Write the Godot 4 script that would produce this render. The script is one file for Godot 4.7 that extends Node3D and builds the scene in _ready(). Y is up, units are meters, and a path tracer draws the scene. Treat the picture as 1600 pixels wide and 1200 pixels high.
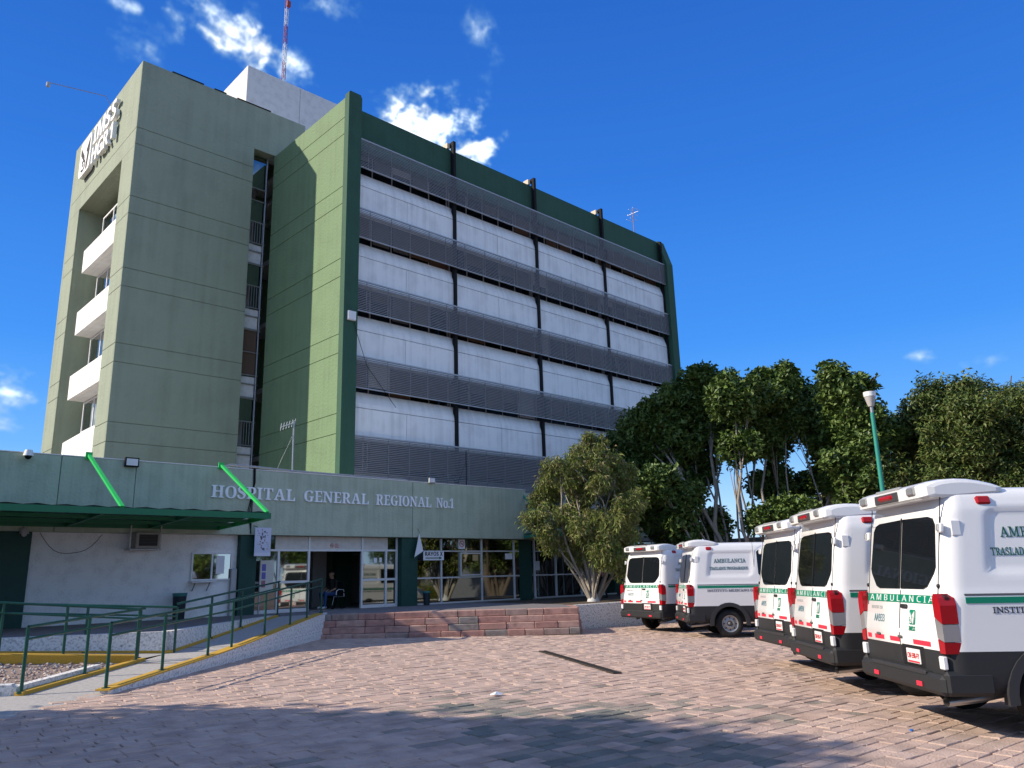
extends Node3D
# A hospital forecourt in hard side sun: entrance block, ward tower and louvred wing, ramps, ambulances, trees.
# Heights in the measurements are relative to the eye; UP0 lifts them so that the forecourt lies near y = 0.
const UP0 := 1.7
const SLOPE := 0.012
const SUN := Vector3(0.6936, -0.5524, 0.4624)      # the way sunlight travels
var mats := {}
var meshes := {}
var tex := {}
var names := {}
var rng := RandomNumberGenerator.new()

func P(x: float, y: float, z: float) -> Vector3:
	return Vector3(x, y + UP0, z)

func gy(x: float, z := -10.0) -> float:             # height of the forecourt, which falls gently to the right
	return 0.06 - SLOPE * x - 0.005 * z

func lin(r: float, g: float, b: float) -> Color:
	return Color(r, g, b).linear_to_srgb()

# ---------- textures: grain, stains and weathering only ----------
func noise_img(w: int, h: int, freq: float, oct: int, sd: int) -> Image:
	var n := FastNoiseLite.new()
	n.seed = sd
	n.noise_type = FastNoiseLite.TYPE_SIMPLEX_SMOOTH
	n.frequency = freq
	n.fractal_octaves = oct
	return n.get_seamless_image(w, h)

func gray_tex(key: String, a: Image, b: Image, lo: float, hi: float, wb: float) -> void:
	var w := a.get_width()
	var h := a.get_height()
	var da := a.get_data()
	var db := b.get_data()
	var out := PackedByteArray()
	out.resize(w * h)
	for i in w * h:
		var v := (float(da[i]) * (1.0 - wb) + float(db[i]) * wb) / 255.0
		out[i] = int(clampf(lerpf(lo, hi, v), 0.0, 1.0) * 255.0)
	tex[key] = ImageTexture.create_from_image(Image.create_from_data(w, h, false, Image.FORMAT_L8, out))

func make_textures() -> void:
	gray_tex("mottle", noise_img(512, 512, 0.010, 5, 3), noise_img(512, 512, 0.09, 3, 4), 0.86, 1.12, 0.45)
	gray_tex("grain", noise_img(512, 512, 0.05, 4, 5), noise_img(512, 512, 0.28, 2, 6), 0.74, 1.2, 0.5)
	var s := noise_img(512, 16, 0.05, 4, 7)
	s.resize(512, 512, Image.INTERPOLATE_CUBIC)
	gray_tex("streak", s, noise_img(512, 512, 0.012, 4, 8), 0.80, 1.12, 0.42)
	gray_tex("streak_mid", s, noise_img(512, 512, 0.012, 4, 18), 0.87, 1.09, 0.5)
	gray_tex("streak_soft", s, noise_img(512, 512, 0.012, 4, 8), 0.915, 1.06, 0.5)
	var c := noise_img(512, 512, 0.006, 4, 9)
	gray_tex("stain", c, noise_img(512, 512, 0.06, 4, 10), 0.6, 1.3, 0.45)
	gray_tex("peel", noise_img(512, 512, 0.03, 5, 21), noise_img(512, 512, 0.16, 3, 22), 0.0, 2.2, 0.35)
	gray_tex("paver", noise_img(1024, 1024, 0.0035, 5, 31), noise_img(1024, 1024, 0.16, 4, 32), 0.66, 1.24, 0.55)
	var nb := noise_img(512, 512, 0.12, 4, 11)
	nb.convert(Image.FORMAT_RGBA8)
	nb.bump_map_to_normal_map(2.2)
	tex["bump"] = ImageTexture.create_from_image(nb)
	var nc := noise_img(512, 512, 0.03, 3, 12)
	nc.convert(Image.FORMAT_RGBA8)
	nc.bump_map_to_normal_map(2.0)
	tex["wave"] = ImageTexture.create_from_image(nc)

# linear base colour, roughness, metallic, texture key, repeats per metre, bump strength
func M(key: String, r := 0.5, g := 0.5, b := 0.5, rough := 0.8, metal := 0.0, t := "", rep := 0.5, bump := 0.0, bumprep := 3.0) -> StandardMaterial3D:
	if mats.has(key):
		return mats[key]
	var m := StandardMaterial3D.new()
	m.albedo_color = lin(r, g, b)
	m.roughness = rough
	m.metallic = metal
	m.metallic_specular = 0.4
	if t != "":
		m.albedo_texture = tex[t]
	if t != "" or bump > 0.0:
		m.uv1_triplanar = true
		m.uv1_world_triplanar = true
		m.uv1_scale = Vector3.ONE * rep
	if bump > 0.0:
		m.normal_enabled = true
		m.normal_texture = tex["bump"]
		m.normal_scale = bump
	mats[key] = m
	return m

# ---------- nodes ----------
func numbered(called: String) -> String:
	if not names.has(called):
		names[called] = 0
		return called
	names[called] += 1
	return "%s_%03d" % [called, names[called]]

func thing(called: String, label: String, category: String, at := Vector3.ZERO, group := "", turn := 0.0) -> Node3D:
	var o := Node3D.new()
	o.name = numbered(called)
	add_child(o)
	o.position = at
	o.rotation.y = turn
	o.set_meta("label", label)
	o.set_meta("category", category)
	if group != "":
		o.set_meta("group", group)
	return o

func setting(called: String, at := Vector3.ZERO) -> Node3D:
	var o := Node3D.new()
	o.name = numbered(called)
	add_child(o)
	o.position = at
	o.set_meta("kind", "structure")
	return o

func put(parent: Node, called: String, mesh: Mesh, m: Material, xf := Transform3D(), local := false) -> MeshInstance3D:
	var o := MeshInstance3D.new()
	o.name = called
	o.mesh = mesh
	o.material_override = m
	parent.add_child(o, true)
	if local:
		o.transform = xf
	else:
		o.global_transform = xf
	return o

func label_of(o: Node, text: String) -> void:
	o.set_meta("label", text)

# ---------- shapes ----------
func quad(st: SurfaceTool, a: Vector3, b: Vector3, c: Vector3, d: Vector3) -> void:
	for v: Vector3 in [a, b, c, a, c, d]:
		st.add_vertex(v)

func hull_quads(st: SurfaceTool, lo: Array, hi: Array) -> void:   # two rings of the same count, outward when seen from outside
	var n := lo.size()
	for i in n:
		var j := (i + 1) % n
		quad(st, lo[i], lo[j], hi[j], hi[i])

func box_mesh(s: Vector3, bev := 0.0) -> Mesh:
	var key := "b%.4f,%.4f,%.4f,%.4f" % [s.x, s.y, s.z, bev]
	if meshes.has(key):
		return meshes[key]
	if bev <= 0.0:
		var bm := BoxMesh.new()
		bm.size = s
		meshes[key] = bm
		return bm
	var e := minf(bev, minf(s.x, minf(s.y, s.z)) * 0.45)
	var h := s * 0.5
	var pts: Array[Vector3] = []
	for sx in [-1.0, 1.0]:
		for sy in [-1.0, 1.0]:
			for sz in [-1.0, 1.0]:
				pts.append(Vector3(sx * (h.x - e), sy * h.y, sz * (h.z - e)))
				pts.append(Vector3(sx * h.x, sy * (h.y - e), sz * (h.z - e)))
				pts.append(Vector3(sx * (h.x - e), sy * (h.y - e), sz * h.z))
	var st := SurfaceTool.new()
	st.begin(Mesh.PRIMITIVE_TRIANGLES)
	st.set_smooth_group(-1)
	# faces of the chamfered box, each ordered round its outward normal
	var sets: Array = []
	for ax in 3:
		for sg in [-1.0, 1.0]:
			var f: Array = []
			for p: Vector3 in pts:
				if absf(p[ax] - sg * h[ax]) < 1e-6:
					f.append(p)
			var n := Vector3.ZERO
			n[ax] = sg
			sets.append([f, n])
	for a1 in 3:
		var a2 := (a1 + 1) % 3
		for s1 in [-1.0, 1.0]:
			for s2 in [-1.0, 1.0]:
				var f2: Array = []
				for p: Vector3 in pts:
					var on1 := absf(p[a1] - s1 * h[a1]) < 1e-6 and absf(p[a2] - s2 * (h[a2] - e)) < 1e-6
					var on2 := absf(p[a2] - s2 * h[a2]) < 1e-6 and absf(p[a1] - s1 * (h[a1] - e)) < 1e-6
					if on1 or on2:
						f2.append(p)
				var n2 := Vector3.ZERO
				n2[a1] = s1
				n2[a2] = s2
				sets.append([f2, n2.normalized()])
	for k in 8:
		var f3: Array = [pts[k * 3], pts[k * 3 + 1], pts[k * 3 + 2]]
		sets.append([f3, Vector3(signf(pts[k * 3].x), signf(pts[k * 3].y), signf(pts[k * 3].z)).normalized()])
	for fs: Array in sets:
		var f: Array = fs[0]
		var nn: Vector3 = fs[1]
		var c := Vector3.ZERO
		for p: Vector3 in f:
			c += p / f.size()
		var ux := (f[0] - c as Vector3).normalized()
		var uy := nn.cross(ux)
		f.sort_custom(func(p: Vector3, q: Vector3) -> bool: return atan2((p - c).dot(uy), (p - c).dot(ux)) > atan2((q - c).dot(uy), (q - c).dot(ux)))
		for i in range(1, f.size() - 1):
			st.add_vertex(f[0])
			st.add_vertex(f[i])
			st.add_vertex(f[i + 1])
	st.generate_normals()
	var am := st.commit()
	meshes[key] = am
	return am

# box given by two corners, world coordinates
func bx(parent: Node, called: String, a: Vector3, b: Vector3, m: Material, bev := 0.0) -> MeshInstance3D:
	return put(parent, called, box_mesh((b - a).abs(), bev), m, Transform3D(Basis(), (a + b) * 0.5))

# bar of w x h section from a to b
func bar(parent: Node, called: String, a: Vector3, b: Vector3, w: float, h: float, m: Material, bev := 0.0) -> MeshInstance3D:
	var d := b - a
	var f := d.normalized()
	var up := Vector3.UP if absf(f.y) < 0.95 else Vector3.RIGHT
	var x := up.cross(f).normalized()
	return put(parent, called, box_mesh(Vector3(w, h, snappedf(d.length(), 0.001)), bev), m, Transform3D(Basis(x, f.cross(x), f), (a + b) * 0.5))

func rod(parent: Node, called: String, a: Vector3, b: Vector3, r: float, m: Material, r2 := -1.0, sides := 12) -> MeshInstance3D:
	var d := b - a
	var c := CylinderMesh.new()
	c.height = d.length()
	c.bottom_radius = r
	c.top_radius = r if r2 < 0.0 else r2
	c.radial_segments = sides
	c.rings = 1
	var y := d.normalized()
	var up := Vector3.FORWARD if absf(y.y) > 0.9 else Vector3.UP
	var x := up.cross(y).normalized()
	return put(parent, called, c, m, Transform3D(Basis(x, y, x.cross(y)), (a + b) * 0.5))

func add_tube(st: SurfaceTool, pts: Array, radii: Array, sides := 8) -> void:
	var prev: Array = []
	var x := Vector3.ZERO
	for i in pts.size():
		var f: Vector3
		if i == 0:
			f = (pts[1] - pts[0] as Vector3).normalized()
		elif i == pts.size() - 1:
			f = (pts[i] - pts[i - 1] as Vector3).normalized()
		else:
			f = (pts[i + 1] - pts[i - 1] as Vector3).normalized()
		if x == Vector3.ZERO:
			x = (Vector3.UP if absf(f.y) < 0.9 else Vector3.RIGHT).cross(f).normalized()
		x = (x - f * x.dot(f)).normalized()
		var y := f.cross(x)
		var ring: Array = []
		for k in sides:
			var t := TAU * k / sides
			ring.append(pts[i] + (x * cos(t) + y * sin(t)) * float(radii[i]))
		if not prev.is_empty():
			for k in sides:
				var j := (k + 1) % sides
				quad(st, prev[j], prev[k], ring[k], ring[j])
		prev = ring

func begin() -> SurfaceTool:
	var st := SurfaceTool.new()
	st.begin(Mesh.PRIMITIVE_TRIANGLES)
	return st

func tube(parent: Node, called: String, pts: Array, r: float, m: Material, sides := 8) -> MeshInstance3D:
	var st := begin()
	st.set_smooth_group(0)
	var rr: Array = []
	for p in pts:
		rr.append(r)
	add_tube(st, pts, rr, sides)
	st.generate_normals()
	return put(parent, called, st.commit(), m)

# outline in the local XY plane, thickness towards -Z; front face looks along +Z
func slab_mesh(pts: PackedVector2Array, depth: float) -> Mesh:
	var st := begin()
	st.set_smooth_group(-1)
	var tri := Geometry2D.triangulate_polygon(pts)
	var cw := Geometry2D.is_polygon_clockwise(pts)
	for i in range(0, tri.size(), 3):
		var a := pts[tri[i]]
		var b := pts[tri[i + 1]]
		var c := pts[tri[i + 2]]
		if (b - a).cross(c - a) > 0.0:
			var t := b
			b = c
			c = t
		st.add_vertex(Vector3(a.x, a.y, 0))
		st.add_vertex(Vector3(b.x, b.y, 0))
		st.add_vertex(Vector3(c.x, c.y, 0))
		st.add_vertex(Vector3(a.x, a.y, -depth))
		st.add_vertex(Vector3(c.x, c.y, -depth))
		st.add_vertex(Vector3(b.x, b.y, -depth))
	var n := pts.size()
	for i in n:
		var p := pts[i]
		var q := pts[(i + 1) % n]
		if cw != (Vector2(1, 0).cross(Vector2(0, 1)) > 0.0):
			var t := p
			p = q
			q = t
		quad(st, Vector3(p.x, p.y, 0), Vector3(p.x, p.y, -depth), Vector3(q.x, q.y, -depth), Vector3(q.x, q.y, 0))
	st.generate_normals()
	return st.commit()

# a plan polygon (x, z) between two heights
func plan_slab(parent: Node, called: String, pts: Array, y0: float, y1: float, m: Material) -> MeshInstance3D:
	var pv := PackedVector2Array()
	for p: Vector2 in pts:
		pv.append(Vector2(p.x, -p.y))
	return put(parent, called, slab_mesh(pv, y1 - y0), m, Transform3D(Basis(Vector3.RIGHT, Vector3.FORWARD, Vector3.UP), Vector3(0, y1, 0)))

# section (u, v) swept along a straight line: u axis, v axis and length axis given
func profile(parent: Node, called: String, pts: PackedVector2Array, origin: Vector3, u: Vector3, v: Vector3, length: float, m: Material) -> MeshInstance3D:
	return put(parent, called, slab_mesh(pts, length), m, Transform3D(Basis(u, v, u.cross(v)), origin))

var serif: SystemFont
var sans: SystemFont
func text_mesh(t: String, serif_face: bool, height: float, depth: float, width := 0.0, weight := 700) -> Mesh:
	var key := "t%s%s%.3f%.3f%d" % [t, serif_face, height, depth, weight]
	if meshes.has(key):
		return meshes[key]
	var f := SystemFont.new()
	f.font_names = PackedStringArray(["Droid Serif" if serif_face else "Droid Sans"])
	f.font_weight = weight
	var tm := TextMesh.new()
	tm.font = f
	tm.text = t
	tm.font_size = 64
	tm.pixel_size = height / 46.0
	tm.depth = depth
	tm.curve_step = 2.0
	meshes[key] = tm
	return tm

# lettering centred at xf; its width is stretched to `width` when given
func letters(parent: Node, called: String, t: String, serif_face: bool, height: float, depth: float, m: Material, xf: Transform3D, width := 0.0, local := false, weight := 700) -> MeshInstance3D:
	var tm := text_mesh(t, serif_face, height, depth, 0.0, weight)
	var k := 1.0
	if width > 0.0:
		k = width / maxf(tm.get_aabb().size.x, 0.001)
	return put(parent, called, tm, m, xf * Transform3D(Basis().scaled(Vector3(k, 1, 1)), Vector3.ZERO), local)
func _ready() -> void:
	rng.seed = 20240
	# camera
	var cam := Camera3D.new()
	cam.name = "camera"
	add_child(cam)
	cam.position = P(0, 0, 0)
	cam.rotation_order = EULER_ORDER_YXZ
	cam.rotation_degrees = Vector3(13.823, -43.756, -1.574)
	cam.fov = 52.524
	cam.near = 0.1
	cam.far = 2000.0
	# sky, sun, exposure
	var env := Environment.new()
	env.background_mode = Environment.BG_SKY
	env.sky = Sky.new()
	env.sky.sky_material = sky_material()
	env.background_energy_multiplier = 1.4
	env.tonemap_mode = Environment.TONE_MAPPER_LINEAR
	env.tonemap_exposure = 1.35
	env.sdfgi_enabled = true
	env.ssao_enabled = true
	env.ssil_enabled = true
	var we := WorldEnvironment.new()
	we.name = "world_environment"
	we.environment = env
	add_child(we)
	var sun := DirectionalLight3D.new()
	sun.name = "sun"
	sun.light_energy = 1.5
	sun.light_color = Color(1.0, 0.945, 0.86)
	sun.light_angular_distance = 0.53
	sun.shadow_enabled = true
	add_child(sun)
	sun.look_at_from_position(Vector3.ZERO, SUN, Vector3.UP)
	make_textures()
	make_materials()
	build_ground()
	build_main_building()
	build_entrance()
	build_platform()
	build_ramps()
	build_canopy()
	build_vans()
	build_trees()
	build_small_things()
	build_people()

# clear air above, paler low down, with clouds in view and many unseen ones added as fill light
func sky_material() -> PanoramaSkyMaterial:
	var w := 4096
	var h := 2048
	var im := Image.create(w, h, false, Image.FORMAT_RGB8)
	for y in h:
		var el := 90.0 - 180.0 * (y + 0.5) / h
		im.fill_rect(Rect2i(0, y, w, 1), sky_tone(el))
	var n := FastNoiseLite.new()
	n.seed = 41
	n.noise_type = FastNoiseLite.TYPE_SIMPLEX_SMOOTH
	n.frequency = 0.16
	n.fractal_octaves = 6
	n.fractal_gain = 0.55
	# azimuth right of -z, elevation, half width, half height (degrees), strength, lean
	var clouds: Array = [
		[20.4, 37.2, 4.4, 1.9, 1.0, -0.35], [22.6, 35.9, 3.6, 1.4, 0.85, -0.3], [25.6, 34.9, 3.0, 1.4, 0.95, -0.25], [15.8, 34.8, 2.4, 1.5, 0.62, 0.2], [14.2, 36.6, 1.5, 0.5, 0.8, 0.0],
		[30.2, 39.2, 3.6, 1.0, 0.8, -0.1], [41.9, 37.6, 1.7, 2.2, 0.62, -0.5], [38.4, 31.6, 4.6, 3.0, 1.5, -0.12], [36.0, 33.4, 2.8, 1.5, 1.2, 0.1], [41.2, 30.6, 2.2, 1.6, 1.3, 0.0], [33.6, 33.9, 1.6, 0.7, 0.7, 0.0],
		[72.7, 13.2, 1.6, 0.55, 0.72, 0.05], [75.9, 12.4, 1.5, 0.6, 0.72, 0.1], [9.6, 12.2, 3.6, 1.7, 0.95, 0.0], [8.6, 10.0, 2.6, 0.6, 0.75, 0.0],
		[-30.0, 30.0, 8.0, 4.0, 1.0, 0.1], [-62.0, 22.0, 10.0, 4.0, 1.0, 0.0], [-75.0, 45.0, 8.0, 4.0, 0.9, 0.2], [-110.0, 28.0, 10.0, 5.0, 1.0, 0.0], [-140.0, 38.0, 9.0, 5.0, 1.0, -0.1],
		[-165.0, 20.0, 11.0, 4.0, 1.0, 0.0], [165.0, 34.0, 9.0, 5.0, 1.0, 0.1], [140.0, 22.0, 11.0, 5.0, 1.0, 0.0], [118.0, 40.0, 9.0, 5.0, 0.9, 0.0], [105.0, 18.0, 9.0, 3.0, 0.9, 0.0],
		[150.0, 52.0, 9.0, 6.0, 1.0, 0.0], [-100.0, 60.0, 12.0, 6.0, 0.9, 0.0], [-20.0, 62.0, 12.0, 6.0, 0.9, 0.0], [80.0, 64.0, 12.0, 5.0, 0.8, 0.0], [-10.0, 14.0, 9.0, 2.5, 0.9, 0.0]]
	var cr := RandomNumberGenerator.new()
	cr.seed = 12
	for k in 160:  # clouds added out of view to brighten and whiten the shaded sides
		var ca := cr.randf_range(90.0, 360.0)
		var ce := rad_to_deg(asin(cr.randf_range(0.08, 0.92)))
		clouds.append([ca, ce, cr.randf_range(5.0, 11.0) / cos(deg_to_rad(ce)), cr.randf_range(2.8, 6.0), cr.randf_range(0.95, 1.35), cr.randf_range(-0.3, 0.3)])
	for c: Array in clouds:
		var rx: float = c[2] * 1.5
		var ry: float = c[3] * 1.5
		var y0 := int((90.0 - (c[1] + ry)) / 180.0 * h)
		var y1 := int((90.0 - (c[1] - ry)) / 180.0 * h)
		var x0 := int((c[0] - rx) / 360.0 * w)
		var x1 := int((c[0] + rx) / 360.0 * w)
		var big := 3 if rx > 9.0 else 1
		for y in range(y0, y1, big):
			for x in range(x0, x1, big):
				var az := 360.0 * (x + 0.5) / w
				var el := 90.0 - 180.0 * (y + 0.5) / h
				var dx: float = (az - c[0]) / c[2]
				var dy: float = (el - c[1] - dx * c[5] * c[2] * 0.5) / c[3]
				var d := dx * dx + dy * dy
				if d > 2.2:
					continue
				var wx := n.get_noise_3d(az * 1.1, el * 1.6, 21.0) * 2.4
				var v := n.get_noise_3d(az * 1.7 + wx, el * 2.9 - wx, 3.0) * 1.2 + n.get_noise_3d(az * 7.0, el * 9.0 + wx * 2.0, 9.0) * 0.3
				var a := smoothstep(0.0, 1.6, (1.05 - d * 0.8 + v * 1.3) * c[4] - 0.16)
				a *= clampf(1.5 - d * 0.7, 0.0, 1.0)
				if a <= 0.004:
					continue
				var xx := posmod(x, w)
				var base := im.get_pixel(xx, y)
				var lum := clampf(0.74 + 0.26 * smoothstep(0.35, 1.0, a), 0.0, 1.0)
				var white := Color(0.93, 0.95, 0.985).lerp(Color(0.80, 0.86, 0.95), clampf(-dy * 0.5 + 0.1 - v * 0.4, 0.0, 1.0))
				im.fill_rect(Rect2i(xx, y, big, big), base.lerp(white * lum, clampf(a, 0.0, 1.0) * 0.88))
	var m := PanoramaSkyMaterial.new()
	m.panorama = ImageTexture.create_from_image(im)
	m.filter = true
	return m

func sky_tone(el: float) -> Color:
	var stops := [[-90.0, Color(0.42, 0.38, 0.35)], [-2.0, Color(0.50, 0.47, 0.45)], [0.0, Color(0.76, 0.85, 0.94)], [4.0, Color(0.64, 0.79, 0.93)], [9.0, Color(0.40, 0.64, 0.90)], [16.0, Color(0.245, 0.525, 0.86)], [28.0, Color(0.18, 0.425, 0.77)], [40.0, Color(0.145, 0.365, 0.70)], [65.0, Color(0.115, 0.32, 0.65)], [90.0, Color(0.10, 0.29, 0.60)]]
	for i in range(1, stops.size()):
		if el <= stops[i][0]:
			var t: float = (el - stops[i - 1][0]) / (stops[i][0] - stops[i - 1][0])
			var c := (stops[i - 1][1] as Color).lerp(stops[i][1], t).srgb_to_linear() / 1.4
			return Color(c.r, c.g, c.b).linear_to_srgb()
	return stops[-1][1]

func make_materials() -> void:
	M("olive", 0.285, 0.325, 0.245, 0.85, 0.0, "streak_soft", 0.07, 0.25)
	M("green_wall", 0.158, 0.24, 0.128, 0.8, 0.0, "streak_soft", 0.1, 0.3)
	M("green_dark", 0.036, 0.098, 0.062, 0.8, 0.0, "streak_soft", 0.12, 0.2)
	M("sage", 0.40, 0.46, 0.355, 0.85, 0.0, "streak_mid", 0.16, 0.3)
	M("white_panel", 0.84, 0.84, 0.82, 0.75, 0.0, "streak_mid", 0.11, 0.15)
	M("white_wall", 0.80, 0.80, 0.79, 0.85, 0.0, "mottle", 0.35, 0.3)
	M("white_peel", 0.74, 0.73, 0.71, 0.9, 0.0, "peel", 0.9, 0.7)
	M("concrete_white", 0.66, 0.65, 0.63, 0.9, 0.0, "mottle", 0.3, 0.4)
	M("louver", 0.25, 0.25, 0.255, 0.55, 0.25, "mottle", 0.5)
	M("black_steel", 0.006, 0.007, 0.009, 0.85)
	M("underbody", 0.05, 0.05, 0.05, 0.9)
	M("dark_column", 0.012, 0.058, 0.045, 0.55, 0.0, "mottle", 0.6)
	M("rail_green", 0.013, 0.080, 0.058, 0.25, 0.0, "mottle", 2.0)
	M("canopy_green", 0.016, 0.15, 0.072, 0.45)
	M("strut_green", 0.03, 0.50, 0.11, 0.45)
	M("concrete", 0.40, 0.385, 0.365, 0.9, 0.0, "grain", 0.35, 0.3)
	M("walk", 0.19, 0.175, 0.175, 0.9, 0.0, "grain", 0.45, 0.3)
	M("yellow", 0.55, 0.33, 0.045, 0.8, 0.0, "grain", 1.1, 0.4)
	M("alu", 0.62, 0.63, 0.64, 0.4, 0.3)
	M("frame_white", 0.72, 0.72, 0.72, 0.5)
	M("mirror_glass", 0.26, 0.285, 0.285, 0.03, 1.0)
	M("dark_glass", 0.10, 0.12, 0.14, 0.03, 1.0)
	M("paper", 0.72, 0.73, 0.76, 0.8)
	M("ink", 0.02, 0.02, 0.03, 0.8)
	M("ink_green", 0.005, 0.09, 0.06, 0.7)
	M("red_ink", 0.45, 0.02, 0.03, 0.7)
	M("gray_plastic", 0.42, 0.42, 0.42, 0.5)
	M("galv", 0.35, 0.36, 0.37, 0.4, 0.6, "mottle", 1.0)
	M("sign_metal", 0.86, 0.89, 0.91, 0.3, 0.0, "mottle", 0.7)
	M("soil", 0.10, 0.075, 0.055, 0.95, 0.0, "grain", 0.8, 0.6)
	M("bark", 0.17, 0.135, 0.105, 0.9, 0.0, "grain", 1.2, 0.9)
	M("bark_pale", 0.36, 0.32, 0.27, 0.9, 0.0, "grain", 1.2, 0.8)
	M("limewash", 0.62, 0.62, 0.62, 0.9, 0.0, "grain", 1.5, 0.6)
func in_view(p: Vector3, grow := 1.0) -> bool:
	var b := Basis.from_euler(Vector3(deg_to_rad(13.823), deg_to_rad(-43.756), deg_to_rad(-1.574)), EULER_ORDER_YXZ)
	var q := b.inverse() * (p - P(0, 0, 0))
	if q.z > -0.5:
		return false
	return absf(q.x / -q.z) < 0.658 * grow and absf(q.y / -q.z) < 0.4934 * grow

const TOP_A := Vector2(12.67, -21.95)      # front edge of the platform, left and right end (x, z)
const TOP_B := Vector2(18.45, -16.78)
const R0 := Vector2(4.16, -13.81)           # foot of the ramp, right edge
const RU := Vector2(0.7225, -0.6914)
const RV := Vector2(-0.6914, -0.7225)

func ramp_pt(s: float, t: float, dy := 0.0) -> Vector3:
	var p := R0 + RU * s + RV * t
	var y := -1.62 + 0.18 * clampf(s / 4.9, 0.0, 1.0)
	if s > 4.9:
		y = -1.44 + 0.44 * clampf((s - 4.9) / 6.88, 0.0, 1.0)
	return P(p.x, y + dy, p.y)

func built_over(p: Vector2) -> bool:         # where ramps, steps and walls stand on the forecourt
	var ab := (TOP_B - TOP_A).normalized()
	var nn := Vector2(-ab.y, ab.x)
	var q := p - TOP_A
	var along := q.dot(ab)
	var out := q.dot(nn)
	if out < 0.25 and along > -2.0 and along < 7.9:
		return true
	var r := p - R0
	var s := r.dot(RU)
	var t := r.dot(RV)
	if t > 0.1 and s > -5.0:
		return true
	return p.y < -18.2 and p.x > 19.0

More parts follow.
